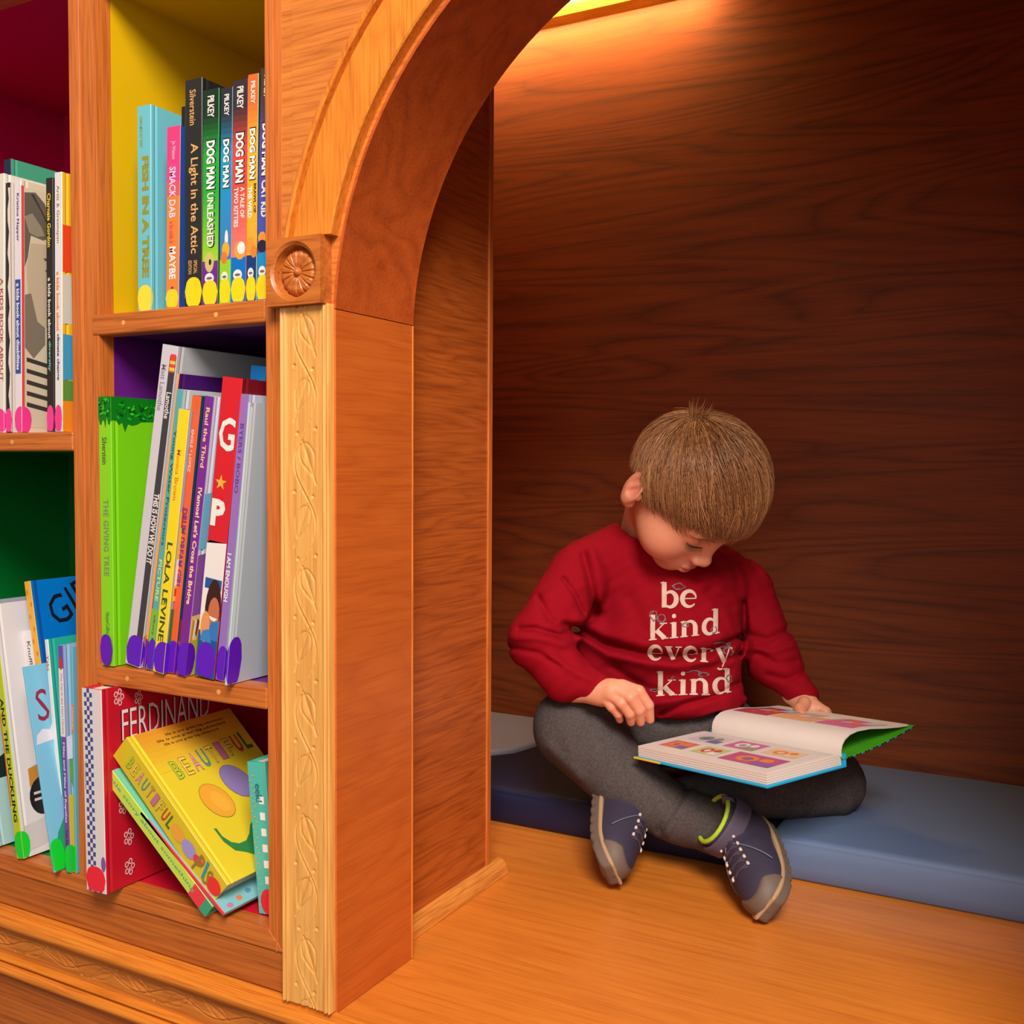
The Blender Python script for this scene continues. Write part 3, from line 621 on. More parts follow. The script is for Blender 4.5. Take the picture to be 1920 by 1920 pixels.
b.sp([(.42+(.30 if i % 2 == 0 else .12)*math.sin(math.pi*i/5), .655+(.30 if i % 2 == 0 else .12)*math.cos(math.pi*i/5)*b.t/b.H) for i in range(10)], (240, 176, 60))
b.spe(.62, .235, .0105, .030, (60, 26, 22)); b.spe(.68, .222, .0075, .016, (196, 112, 76)); b.sp([(.35, .13), (1, .13), (1, .2), (.6, .19)], (50, 120, 190)); b.spe(.3, .17, .006, .016, (226, 150, 90)); b.sp([(.1, .12), (.7, .12), (.5, .165), (.2, .155)], (60, 130, 200))
b.sp([(.45, .21), (.9, .205), (.75, .195), (.55, .198)], (250, 240, 236)); b.ct('x', .001, .002, .5, .001, WH)
o = b.st('KEL', .09, .04, (240, 150, 70), .5, .5, .02); me = o.data; xs = [v.co.x for v in me.vertices]; zs = [v.co.z for v in me.vertices]; cx, cz, w_, h_ = (min(xs)+max(xs))/2, (min(zs)+max(zs))/2, max(xs)-min(xs), max(zs)-min(zs)
for v in me.vertices:
    dx, dz = (v.co.x-cx)/w_, (v.co.z-cz)/h_; v.co.x = cx-dz*b.t*.8; v.co.z = cz+dx*.012
b.sp([(.4+(.13 if i % 2 == 0 else .055)*math.sin(math.pi*i/5), .025+(.13 if i % 2 == 0 else .055)*math.cos(math.pi*i/5)*b.t/b.H) for i in range(10)], (240, 176, 60)); b.sticker(PUR, .034, .0)
b = pb((403, 1275), (418, 1272), (451.5, 742), 'lilac spined picture book next to the frame', (150, 112, 190), (200, 206, 224), y0=-.002, dep=.20)
b.st('BYERS / BOBO', .9, .66, (96, 66, 140), .5, .45, .02); b.st('I AM ENOUGH', .45, .28, WH, .4, .5, .03); b.sticker(PUR, .034, .004)
b = pb((424, 1276), (452, 1274), (470, 690), 'tall bright blue picture book standing behind the pale grey one', (0, 112, 190), (0, 96, 170), y0=.045, dep=.2)
b = pb((420.5, 1285), (424.5, 1286), (464.5, 756), 'thin pale blue grey picture book jutting over the shelf edge', (190, 204, 208), (176, 188, 200), y0=-.014, dep=.21)
b.st('Hopkins', .12, .05, (60, 60, 90), .5, .5); b.cv([(.0012, .02), (.0045, .02), (.0045, .985), (.0012, .985)], (206, 226, 230)); b.sticker(PUR, .046, .018)
# --- red compartment
G = 'books in the red compartment'; z = .0618
b = Bk((162, 1657), (199, 1645), (152.5, 1290), z, .25, 'large white spined book with a blue checked border and red cover', G, (222, 212, 214), (196, 22, 44), y0=-.0235)
V = []; F = []; nv = 46
ck = MB()
for i in range(nv):
    for j in range(3 if i > 2 else 7):
        if (i+j) % 2 == 0:
            u0, u1 = j*.135+.12, (j+1)*.135+.12
            if u1 > 1: continue
            ck.quad((u0*b.t, -.00013, i*b.H/nv), (u1*b.t, -.00013, i*b.H/nv), (u1*b.t, -.00013, (i+1)*b.H/nv), (u0*b.t, -.00013, (i+1)*b.H/nv))
ck.build('checked_border', ink((54, 78, 156)), b.e)
b.k += 8; b.spe(.9, .145, .0035, .008, (120, 90, 170)); b.st('The Complete Tales', .64, .5, (150, 140, 150), .1, .12); b.sticker((236, 40, 60), .026, .0)
b.ct('THE', .090, .122, .955, .012, (60, 24, 34), .02)
b.ct('FERDINAND', .024, .150, .80, .034, (50, 22, 34), .0); b.ct('FERDINAND', .0255, .1515, .802, .033, (240, 226, 226), -.006)
for (u, v, c) in ((.022, .945, 1.0), (.048, .92, .85), (.024, .40, .9), (.045, .33, .8), (.03, .24, 1.0), (.03, .09, 1.0)):
    for k in range(5):
        a = k*1.256; b.cov_ell(u+.0045*c*math.cos(a), v+.0062*c*math.sin(a)/b.H, .0026*c, .0034*c, (230, 200, 204), 9); b.cov_ell(u+.0045*c*math.cos(a), v+.0062*c*math.sin(a)/b.H, .0015*c, .0022*c, (196, 22, 44), 9)
    b.cv([(u-.0006, v-.075*c*.25/ .25*.25), (u+.0006, v-.075*c*.25), (u+.0006, v), (u-.0006, v)], (230, 200, 204))
b.ct('Drawings by', .055, .10, .22, .009, (50, 20, 30), .01)
b = Bk((384, 1715), (402, 1702), (168, 1419), z, .19, 'mint book with a lime spine leaning under the thick yellow book', G, (196, 220, 80), (120, 206, 170), y0=-.012)
b.st('A little story about something', .93, .12, (90, 170, 120), .5, .34); b.band(.0, .05, (60, 160, 120)); b.band(.05, .14, (232, 60, 70))
b.cv([(.003, .02), (.19, .02), (.19, .97), (.003, .97)], (124, 208, 176))
C0 = Bk((397.5, 1694), (427.5, 1661), (211.5, 1417.5), None, .150, 'thick yellow board book leaning on the mint one with painted eggs', G, (214, 190, 40), (228, 204, 48), y0=-.010)
b = C0
for i in range(8):   # soft painted orange wash at the top of the cover
    c0 = tuple(int(a+(bb-a)*i/8) for a, bb in zip((220, 150, 40), (228, 204, 48)))
    b.cv([(.009, 1-.035*(i+1)), (.149, 1-.035*(i+1)), (.149, 1-.035*i), (.009, 1-.035*i)], c0)
cols = [(176, 206, 60), (236, 204, 90), (226, 150, 190), (60, 170, 190), (236, 204, 90), (190, 110, 150), (226, 190, 90), (210, 50, 50), (40, 120, 60)]
for i, ch in enumerate('BEAUTIFUL'):
    u = .026+i*.0135; v = .715+.006*i; b.ct(ch, u, u+.0100, v, .024, (110, 90, 40), .03); b.ct(ch, u+.0005, u+.0095, v, .0226, cols[i], .0)
for k, (v, u0, u1) in enumerate(((.945, .045, .130), (.915, .030, .130), (.885, .036, .115))): b.ct('life is one great big adventure', u0, u1, v, .0042, (90, 60, 30), name='cover_blurb')
b.cov_ell(.052, .46, .0175, .0235, (150, 120, 60), rot=.3); b.cov_ell(.052, .46, .0168, .0228, (236, 168, 50), rot=.3); b.cov_ell(.055, .45, .009, .014, (240, 178, 62), rot=.3)
b.cov_ell(.092, .53, .0175, .0235, (110, 100, 130), rot=.35); b.cov_ell(.092, .53, .0168, .0228, (146, 128, 190), rot=.35)
b.cv([(0.026, 0.315), (0.029, 0.31), (0.0295, 0.255), (0.035, 0.205), (0.043, 0.18), (0.053, 0.18), (0.062, 0.21), (0.07, 0.255), (0.078, 0.275), (0.091, 0.315), (0.111, 0.315), (0.111, 0.175), (0.09, 0.165), (0.084, 0.115), (0.086, 0.025), (0.074, 0.025), (0.072, 0.085), (0.064, 0.085), (0.065, 0.005), (0.052, 0.015), (0.052, 0.085), (0.044, 0.12), (0.033, 0.155), (0.027, 0.225)], (48, 130, 70))
for i, (ch, c) in enumerate(zip('BEAUTIFUL', cols)): b.st(ch, .90-.051*i, .865-.051*i, (120, 100, 40), .5, .5, .02); b.st(ch, .899-.051*i, .866-.051*i, c if i != 4 else (190, 150, 110), .5, .46, .0)
b.spe(.5, .40, .0075, .0115, (230, 164, 60)); b.spe(.5, .295, .0080, .0115, (160, 146, 210)); b.spe(.55, .215, .0048, .007, (226, 60, 80)); b.st('P', .22, .17, (150, 120, 60), .5, .7); b.sp([(.25, .14), (.3, .125), (.9, .15), (.9, .17)], (40, 150, 190)); b.st('S', .13, .09, (150, 120, 60), .5, .6); b.spe(.5, .055, .0085, .0105, (232, 52, 50)).name = 'sticker'
b = Bk((417, 1718), (422, 1714), (262, 1527), None, .13, 'small blue patterned book lying under the thick yellow one', G, (232, 60, 70), (130, 196, 206), y0=-.012, hard=False)
for i in range(9): b.cov_ell(.012+.015*i, .035+.02*(i % 3), .004, .003, [(200, 120, 170), (232, 120, 80), (90, 150, 190)][i % 3], 9)
b = Bk((485, 1693), (519, 1693), (462.5, 1429), z, .18, 'teal book with white squares up its spine beside the frame', G, (84, 190, 176), (70, 180, 166), y0=.0215)
for i in range(6): b.sp([(.52, .20+.105*i), (.80, .20+.105*i), (.80, .25+.105*i), (.52, .25+.105*i)], (244, 240, 236), 'white_square')
for i in range(26): b.spe(.12+.1*((i*5) % 3), .06+.034*i, .0013, .0010, (226, 160, 110), 6)
b.st('eek!', .86, .74, (40, 120, 130), .55, .35); b.spe(.62, .085, .010, .013, (226, 36, 56)).name = 'sticker'
# --- pink compartment
G = 'books in the pink compartment'; z = .5489
def pk(*a, **k): return Bk(*a, G=None) if False else None
PK = (244, 60, 150)
b = Bk((-14, 812), (7.5, 811), (-14, 330), z, .2, 'cream spined book at the left edge of the pink compartment', G, (226, 220, 210), y0=.006); b.st('A KIDS BOOK ABOUT', .6, .2, (180, 60, 60), .8, .3); b.sticker(PK, .026, .004)
b = Bk((10, 811), (24, 811), (2.5, 302), z, .24, 'tall navy spined book with a sea green cover behind the white ones', G, (34, 40, 72), (72, 160, 130), y0=.045, dx=.004); 
b = Bk((11, 811), (23, 811), (7.5, 345), z, .2, 'black book with a wavy white torn edge pattern', G, (34, 30, 32), (226, 214, 206), y0=.008)
b.sp([(1, 0), (1, .98)]+[(.62+.14*math.sin(i*1.9), .98-.96*i/22) for i in range(23)], (228, 214, 208)); b.sticker(PK, .026, .0)
b = Bk((28, 811), (41.5, 811), (26, 341), z, .2, 'white book with a blue titled spine and a pencil portrait on its cover', G, (224, 222, 230), (222, 206, 180), y0=.006)
b.st('Kristine Napper', .95, .76, (44, 56, 120), .5, .45, .02); b.band(.235, .61, (44, 84, 168), .12, .88); b.st('a kids book about disabilities', .595, .25, WH, .5, .45, .03)
b.cv([(.0, 0), (.0035, 0), (.0035, .98), (0, .98)], (232, 70, 70)); b.cv([(.004, .02), (.19, .02), (.19, .975), (.004, .975)], (214, 200, 174))
hair = (104, 96, 86)
b.cv([(.004, .955), (.018, .965), (.03, .93), (.040, .86), (.038, .80), (.028, .78), (.012, .79), (.008, .70), (.004, .66)], hair); b.cv([(.004, .86), (.014, .88), (.026, .83), (.03, .80), (.02, .79), (.010, .80)], (150, 138, 120)); b.cv([(.012, .955), (.016, .955), (.03, .88), (.036, .84), (.034, .84), (.024, .90)], (64, 58, 54))
b.cv([(.012, .76), (.03, .765), (.045, .78), (.058, .77), (.06, .6), (.056, .5), (.04, .42), (.02, .45), (.008, .55), (.006, .66)], (196, 178, 150)); b.cv([(.03, .66), (.036, .675), (.046, .665), (.044, .655), (.036, .65)], (60, 54, 50)); b.cv([(.028, .71), (.046, .715), (.046, .705), (.03, .70)], (90, 80, 70)); b.cv([(.004, .55), (.012, .56), (.02, .45), (.03, .43), (.03, .36), (.015, .3), (.004, .34)], (130, 118, 104))
for i in range(5): b.cv([(.006, .285-.045*i), (.05, .255-.045*i), (.05, .272-.045*i), (.006, .302-.045*i)], (64, 58, 54))
b.sticker(PK, .028, .012)
b = Bk((88, 812), (101.5, 812), (85.5, 336), z, .2, 'black spined book with yellow and white lettering', G, (44, 38, 36), (30, 26, 26), y0=.006)
b.st('Charnaie Gordon', .94, .73, (240, 206, 30), .45, .5, .02); b.st('a kids book about', .61, .37, WH, .45, .4, .02); b.st('diversity', .36, .24, (120, 206, 200), .45, .4, .02); b.sticker(PK, .028, .0)
b = Bk((103, 812), (117, 812), (101.8, 325.5), z, .2, 'white spined book with orange and black lettering beside the black one', G, (226, 222, 226), (236, 190, 40), y0=.006)
b.st('Artis & Greenspan', .95, .73, (120, 110, 90), .45, .45, .01); b.st('a kids book about', .62, .39, (240, 130, 40), .45, .42, .03); b.st('climate change', .38, .2, (50, 44, 46), .45, .42, .03)
b.cv([(.001, .62), (.1, .62), (.1, .8), (.001, .8)], (232, 70, 30)); b.cv([(.001, .42), (.1, .42), (.1, .61), (.001, .61)], (206, 206, 196)); b.cv([(.001, .2), (.1, .24), (.1, .36), (.001, .38)], (60, 160, 206)); b.cv([(.001, .12), (.1, .12), (.1, .2), (.001, .2)], (90, 150, 60)); b.cv([(.001, .0), (.1, .0), (.1, .12), (.001, .12)], (240, 140, 30)); b.sticker(PK, .028, .0)
# --- green compartment
G = 'books in the green compartment'; z = .0618; GR = (20, 214, 50)
b = Bk((-14, 1588), (-3, 1586), (-64, 1250), z, .2, 'pale teal book at the lower left edge of the green compartment', G, (150, 196, 196), (166, 204, 206), y0=.005)
b.cv([(.003, .36), (.03, .36), (.03, .5), (.003, .44)], (20, 40, 40))
b = Bk((31, 1602), (45, 1604), (-26, 1128), z, .25, 'large white picture book with black toy truck shapes and a lime spine', G, (190, 204, 40), (222, 218, 222), y0=-.004)
b.st('AND THE DUCKLING', .62, .14, (30, 40, 24), .5, .5, .03); b.band(.2, .6, (232, 70, 50), .0, .12)
b.cv([(.030, .60), (.06, .61), (.06, .72), (.030, .71)], (30, 28, 32)); b.cv([(.038, .63), (.06, .635), (.06, .69), (.038, .685)], (222, 218, 222))
b.cv([(.018, .26), (.08, .27), (.08, .42), (.035, .40), (.032, .34), (.018, .33)], (196, 136, 46)); b.cov_ell(.034, .215, .018, .022, (24, 22, 26), 20); b.cv([(.022, .20), (.045, .20), (.045, .21), (.022, .21)], (210, 206, 210)); b.cv([(.022, .225), (.045, .225), (.045, .235), (.022, .235)], (210, 206, 210)); b.cv([(.005, .02), (.09, .05), (.09, .15), (.005, .12)], (206, 202, 204))
b.cv([(.002, .985), (.24, .985), (.24, 1.0), (.002, 1.0)], (150, 160, 176)); b.sticker(GR, .030, .010)
b = Bk((92, 1600), (108, 1600), (41.5, 1184), z, .2, 'small book with a red and white spine behind the sky blue one', G, (220, 218, 220), (120, 160, 176), y0=.03); b.band(0, .98, (232, 70, 60), 0, .2); b.st('Knuffle', .95, .82, (80, 90, 90), .6, .4)
b = Bk((112, 1600), (124, 1600), (44.7, 1092), z, .23, 'bright blue book with an orange spotted spine and black looping letters', G, (240, 172, 40), (0, 116, 206), y0=.025)
b.st("Giraffes Can't", .5, .2, (90, 60, 20), .5, .45)
for i in range(9): b.spe(.3+.4*(i % 2), .96-.045*i, .0016, .003, (226, 120, 30), 8)
b.ct('GIRAFFES', .022, .175, .865, .036, (18, 20, 30), .0, dv=.075); b.cv([(.004, 0), (.008, 0), (.008, 1), (.004, 1)], (0, 84, 180))
b = Bk((120, 1605), (127, 1605), (83, 1200), z, .2, 'teal covered book behind the purple spine', G, (232, 226, 226), (40, 178, 160), y0=.012); b.st('Yaks', .93, .86, (220, 50, 60), .4, .7)
b = Bk((99.5, 1641), (102.5, 1641), (40.5, 1252), z, .22, 'sky blue picture book showing a white cloud and green grass', G, (100, 180, 222), (128, 196, 228), y0=-.011, hard=False)
b.ct('S', .009, .024, .80, .036, (150, 30, 70), .0)
b.cv([(.002, .615), (.044, .63), (.046, .69), (.038, .72), (.027, .715), (.021, .675), (.012, .685), (.004, .66)], (222, 222, 236)); b.cv([(.002, .0), (.02, .0), (.019, .12), (.022, .24), (.012, .18), (.004, .08)], (40, 160, 110)); b.cv([(.02, 0), (.07, 0), (.07, .07), (.034, .14), (.03, .08)], (30, 150, 110)); b.sticker(GR, .034, .016)
b = Bk((123, 1637), (132.5, 1636), (108, 1211), z, .2, 'purple spined reader with a white band of red letters', G, (112, 76, 168), (150, 186, 220), y0=-.003)
b.band(.60, .90, (230, 222, 230)); b.spe(.5, .92, .0025, .007, (220, 40, 50)); b.st("The Cat in the Hat's Library", .88, .61, (226, 80, 70), .5, .45, .02); b.st('Miles and Miles of Reptiles', .575, .22, (226, 214, 240), .5, .5, .03); b.st('Tish Rabe', .19, .1, (60, 40, 90), .5, .4)
b.cv([(.001, .0), (.05, .0), (.05, .38), (.001, .34)], (224, 196, 30)); b.cov_ell(.014, .45, .010, .028, (110, 180, 50)); b.cov_ell(.018, .36, .010, .020, (110, 80, 150)); b.cv([(.001, .5), (.05, .5), (.05, .62), (.001, .6)], (226, 226, 236)); b.sticker(GR, .030, .008)
b = Bk((140, 1633), (144.0, 1633), (131.5, 1215), z, .2, 'thin light blue book with an orange label against the upright', G, (96, 176, 206), (96, 176, 206), y0=.000, hard=False)
b.band(.62, .75, (240, 120, 50)); b.st('Children', .74, .64, (250, 220, 200), .5, .5); b.sticker(GR, .030, .0)
# ------------------------------------------------------------------ the child
# modelling space: metres along the camera's right / down / forward axes (a plain rotation of the world)
def cs(px, py, dep): return np.array([(px-960)/FPX*dep, (py-960)/FPX*dep, dep])
def rad(rpx, dep): return rpx*dep/FPX
def toW(P): return np.asarray(P) @ CM + CC
def pc(X, Y, Z, a, b):       # tapered limb given as (px, py, depth, radius_px)
    return cone(X, Y, Z, cs(*a[:3]), cs(*b[:3]), rad(a[3], a[2]), rad(b[3], b[2]))
def blob(X, Y, Z, c, r):     # ellipsoid: centre px, radii (px, px, metres deep)
    return ell(X, Y, Z, cs(*c), (rad(r[0], c[2]), rad(r[1], c[2]), r[2]))
def fold(V, X, Y, Z, pts, r, dep):
    """a soft crease (dep>0) or ridge (dep<0) following a line on the front of the garment"""
    U = X/Z*FPX+960; W = Y/Z*FPX+960; best = None
    for (a, b) in zip(pts, pts[1:]):
        dx, dy = b[0]-a[0], b[1]-a[1]; t = np.clip(((U-a[0])*dx+(W-a[1])*dy)/(dx*dx+dy*dy), 0, 1)
        d = (U-a[0]-t*dx)**2+(W-a[1]-t*dy)**2; best = d if best is None else np.minimum(best, d)
    tx = 1.0
    return V+dep*np.exp(-best/(r*r))*tx
def solid(name, f, lo, hi, h, mat, parent, it=2, local=None):
    P, F = snet(f, lo, hi, h); P = relax(P, F, it)
    W = toW(P) if local is None else P @ local[0] + local[1]
    if local is None: F = F[:, ::-1] if np.linalg.det(CM) < 0 else F
    return mesh(name, W, F, mat, parent, smooth=True)
PERS = empty('person', (-.50, .66, .053), 'child in a red long sleeved shirt sitting cross legged and reading a book', 'person'); PI_ = PERS.matrix_world.inverted() if False else Matrix.Translation((.50, -.66, -.053))
def pp(o, par=PERS):
    o.parent = par; o.matrix_parent_inverse = PI_.copy() if par is PERS else Matrix(); return o
# ---- head frame: rows are the head's right / forward / up axes in modelling space (x right, y down, z away)
hf = np.array([.43, .81, -.39]); hf /= np.linalg.norm(hf); hu = np.array([.53, -.58, -.62]); hu -= hf*(hu@hf); hu /= np.linalg.norm(hu); hr = np.cross(hf, hu)
hr = hr if hr[0] < 0 else -hr
HS = 1.04; HO = cs(1272, 913, 1.385); HR = np.stack([hr, hf, hu])
def hl(p): return HO+(np.asarray(p)*HS) @ HR          # head-local -> modelling space
NK = (cs(1214, 1010, 1.468)-HO) @ HR.T/HS
def head_f(x, y, z):
    V = ell(x, y, z, (0, .012, .034), (.0715, .081, .074))
    V = smin(V, ell(x, y, z, (0, .030, -.020), (.060, .057, .058)), .030)
    V = smin(V, ell(x, y, z, (0, .050, .022), (.050, .038, .036)), .022)
    for s in (-1, 1):
        V = smin(V, ell(x, y, z, (s*.036, .050, -.033), (.028, .029, .029)), .018)
        V = smin(V, ell(x, y, z, (s*.024, .080, .0155), (.023, .010, .0075)), .012)      # brow
        V = smax(V, -ell(x, y, z, (s*.031, .098, .003), (.017, .0145, .0100)), .010)      # socket
        V = smin(V, ell(x, y, z, (s*.0305, .0745, .001), (.0145, .0120, .0110)), .004)      # lid
    V = smin(V, ell(x, y, z, (0, .060, -.070), (.020, .019, .015)), .018)                  # chin
    V = smin(V, ell(x, y, z, (0, .074, -.048), (.026, .016, .019)), .014)                  # muzzle
    V = smin(V, cone(x, y, z, (0, .081, .010), (0, .0945, -.023), .0062, .0085), .010)      # nose bridge
    V = smin(V, ell(x, y, z, (0, .0965, -.025), (.0100, .0090, .0085)), .005)
    for s in (-1, 1): V = smin(V, ell(x, y, z, (s*.0098, .0925, -.0285), (.0066, .0080, .0062)), .004)
    for s in (-1, 1): V = smax(V, -ell(x, y, z, (s*.0052, .0965, -.0345), (.0026, .0034, .0022)), .002)
    V = smin(V, ell(x, y, z, (0, .0895, -.0475), (.0150, .0058, .0046)), .004)              # lips
    V = smin(V, ell(x, y, z, (0, .0880, -.0560), (.0125, .0060, .0046)), .004)
    V = smax(V, -ell(x, y, z, (0, .0955, -.0517), (.0175, .0065, .0010)), .002)
    V = smax(V, -ell(x, y, z, (0, .0985, -.0410), (.0026, .0050, .0060)), .003)
    V = smin(V, cone(x, y, z, (0, -.012, -.034), NK, .038, .038), .014)       # neck
    for s in (-1, 1):                                                                       # ears
        R = ((math.cos(.35), s*-math.sin(.35)*1, 0), (s*math.sin(.35), math.cos(.35), 0), (0, 0, 1))
        e = ell(x, y, z, (s*.0765, -.008, -.006), (.0055, .0170, .0245), R)
        e = smin(e, ell(x, y, z, (s*.0735, -.002, -.025), (.0055, .010, .010)), .006)
        e = smax(e, -ell(x, y, z, (s*.0825, -.0055, -.001), (.0062, .0110, .0165), R), .003)
        e = smin(e, cone(x, y, z, (s*.0765, -.003, .008), (s*.0770, -.012, -.012), .0026, .0022), .003)
        e = smin(e, ell(x, y, z, (s*.0765, .006, -.008), (.004, .0045, .006)), .003)
        V = smin(V, e, .004)
    return V
P, F = snet(lambda x, y, z: head_f(x, y, z), (-.098, -.135, -.135), (.098, .118, .122), .0017); P = relax(P, F, 1, .4)
headL = P.copy(); Ph = hl(P)
parts = [(Ph, F if np.linalg.det(HR) > 0 else F[:, ::-1])]
# colour of the skin as painted pigment: lips, cheeks, ears, brows
def gs(p, c, r): return np.exp(-(((p-np.array(c))/np.array(r))**2).sum(1))
skin = np.tile(np.array(lin((232, 160, 128))[:3]), (len(P), 1))
def tint(c, w):
    global skin
    skin = skin*(1-w[:, None])+np.array(lin(c)[:3])*w[:, None]
for s in (-1, 1):
    tint((226, 128, 106), .6*gs(P, (s*.040, .070, -.030), (.022, .03, .018))); tint((222, 110, 92), .28*gs(P, (s*.080, -.008, -.006), (.012, .03, .034)))
    tint((190, 120, 96), .35*gs(P, (s*.030, .085, -.004), (.016, .02, .010)))
tint((226, 120, 104), .5*gs(P, (0, .103, -.027), (.010, .012, .009)))
tint((204, 92, 88), .9*np.clip(gs(P, (0, .094, -.0475), (.0150, .012, .0046))+gs(P, (0, .093, -.0565), (.0125, .012, .0044)), 0, 1))
skins = [skin]
# ---- hands
def hand(specs, lo_pad=.012, h=.0013):
    pts = [c for ch in specs['fingers']+[specs['thumb']] for c in ch]+specs['palm']+specs['arm']
    A = np.array([cs(*p[:3]) for p in pts]); R = np.array([rad(p[3], p[2]) for p in pts])
    lo = (A-R[:, None]).min(0)-lo_pad*.3; hi = (A+R[:, None]).max(0)+lo_pad*.3
    def f(X, Y, Z):
        V = None
        pl = specs['palm']
        for a, b in zip(pl, pl[1:]):
            q = pc(X, Y, Z, a, b); V = q if V is None else smin(V, q, .006)
        for a, b in zip(specs['arm'], specs['arm'][1:]): V = smin(V, pc(X, Y, Z, a, b), .010)
        for ch in specs['fingers']+[specs['thumb']]:
            g = None
            for a, b in zip(ch, ch[1:]):
                q = pc(X, Y, Z, a, b); g = q if g is None else smin(g, q, .002)
            V = smin(V, g, .0020)
        return V
    P, F = snet(f, lo, hi, h); P = relax(P, F, 1, .4)
    c = np.tile(np.array(lin((232, 162, 130))[:3]), (len(P), 1))
    for ch in specs['fingers']+[specs['thumb']]:
        for k, p in enumerate(ch[1:]):
            w = np.exp(-(((P-cs(*p[:3]))/.008)**2).sum(1))*(.5 if k == len(ch)-2 else .3); c = c*(1-w[:, None])+np.array(lin((224, 124, 104))[:3])*w[:, None]
    return P, F, c
RH = dict(arm=[(1075, 1292, 1.345, 25), (1122, 1296, 1.330, 23)], palm=[(1120, 1297, 1.330, 22), (1148, 1296, 1.318, 22), (1168, 1297, 1.316, 20), (1135, 1306, 1.326, 18)],
  fingers=[[(1166, 1286, 1.314, 12.5), (1198, 1296, 1.302, 11.2), (1216, 1322, 1.303, 9.8), (1219, 1349, 1.312, 8.2)],
           [(1154, 1292, 1.311, 12.5), (1182, 1308, 1.299, 11.2), (1198, 1332, 1.303, 9.8), (1201, 1354, 1.313, 8.2)],
           [(1142, 1299, 1.314, 12), (1165, 1318, 1.302, 10.8), (1180, 1338, 1.306, 9.5), (1183, 1354, 1.316, 8)],
           [(1131, 1306, 1.320, 11), (1147, 1325, 1.311, 9.6), (1159, 1339, 1.314, 8.4), (1162, 1349, 1.322, 7.4)]],
  thumb=[(1150, 1290, 1.335, 14), (1176, 1306, 1.343, 12), (1192, 1328, 1.348, 10)])
LH = dict(arm=[(1487, 1300, 1.455, 22), (1508, 1312, 1.445, 21)], palm=[(1508, 1318, 1.440, 20), (1524, 1330, 1.432, 18)],
  fingers=[[(1530, 1324, 1.430, 11), (1548, 1335, 1.420, 10), (1556, 1347, 1.415, 8.5), (1551, 1355, 1.412, 8)],
           [(1526, 1332, 1.440, 11), (1540, 1346, 1.432, 10), (1542, 1357, 1.422, 9), (1534, 1362, 1.412, 8)],
           [(1518, 1338, 1.445, 11), (1528, 1352, 1.438, 10), (1528, 1362, 1.425, 9), (1520, 1366, 1.414, 8)],
           [(1510, 1342, 1.450, 10), (1514, 1354, 1.442, 9), (1514, 1362, 1.430, 8), (1508, 1366, 1.42, 7.5)]],
  thumb=[(1508, 1318, 1.425, 12), (1500, 1330, 1.412, 11.5), (1503, 1341, 1.398, 10)])
for sp_ in (RH, LH):
    P, F, c = hand(sp_); parts.append((P, F)); skins.append(c)
# ---- torso, arms and legs of the body, hidden by the clothes
def body_f(X, Y, Z):
    V = blob(X, Y, Z, (1240, 1110, 1.475), (118, 100, .062)); V = smin(V, blob(X, Y, Z, (1270, 1240, 1.475), (100, 80, .058)), .03)
    V = smin(V, pc(X, Y, Z, (1216, 1015, 1.468, 40), (1230, 1050, 1.47, 50)), .02)
    V = smin(V, pc(X, Y, Z, (1110, 1060, 1.44, 36), (1385, 1100, 1.50, 32)), .02)
    V = smin(V, pc(X, Y, Z, (1078, 1080, 1.42, 36), (1015, 1210, 1.365, 30)), .01); V = smin(V, pc(X, Y, Z, (1015, 1210, 1.365, 30), (1090, 1294, 1.342, 22)), .01)
    V = smin(V, pc(X, Y, Z, (1400, 1115, 1.5, 32), (1450, 1240, 1.47, 26)), .01); V = smin(V, pc(X, Y, Z, (1450, 1240, 1.47, 26), (1498, 1306, 1.45, 19)), .01)
    V = smin(V, blob(X, Y, Z, (1290, 1360, 1.51), (92, 44, .060)), .02)
    V = smin(V, pc(X, Y, Z, (1240, 1362, 1.5, 56), (1075, 1368, 1.39, 50)), .01); V = smin(V, pc(X, Y, Z, (1075, 1372, 1.385, 48), (1325, 1558, 1.300, 28)), .01)
    V = smin(V, pc(X, Y, Z, (1350, 1372, 1.52, 54), (1560, 1465, 1.405, 44)), .01); V = smin(V, pc(X, Y, Z, (1555, 1475, 1.395, 42), (1215, 1515, 1.35, 26)), .01)
    return V
lo = cs(940, 950, 1.45)-.02; P, F = snet(body_f, (-.03, -.02, 1.20), (.55, .50, 1.66), .0055); P = relax(P, F, 2); parts.append((P, F)); skins.append(np.tile(np.array(lin((232, 162, 130))[:3]), (len(P), 1)))
V_, F_, o_ = [], [], 0
for P, F in parts: V_.append(toW(P)); F_.append(F+o_); o_ += len(P)
m_, nt, bs = newmat('skin'); vc = N(nt, 'ShaderNodeVertexColor', layer_name='pigment'); tc = N(nt, 'ShaderNodeTexCoord'); no = N(nt, 'ShaderNodeTexNoise', Scale=160.0, Detail=3.0)
mxn = N(nt, 'ShaderNodeMix', data_type='RGBA', blend_type='MULTIPLY'); rp = N(nt, 'ShaderNodeValToRGB'); rp.color_ramp.elements[0].color = (.93, .9, .88, 1); mxn.inputs[0].default_value = 1
nt.links.new(tc.outputs['Object'], no.inputs['Vector']); nt.links.new(no.outputs['Fac'], rp.inputs[0]); nt.links.new(vc.outputs['Color'], mxn.inputs[6]); nt.links.new(rp.outputs[0], mxn.inputs[7]); nt.links.new(mxn.outputs[2], bs.inputs['Base Color'])
bs.inputs['Roughness'].default_value = .5; bs.inputs['Subsurface Weight'].default_value = .25; bs.inputs['Subsurface Radius'].default_value = (.012, .004, .002); bs.inputs['Subsurface Scale'].default_value = .4
SKIN = m_
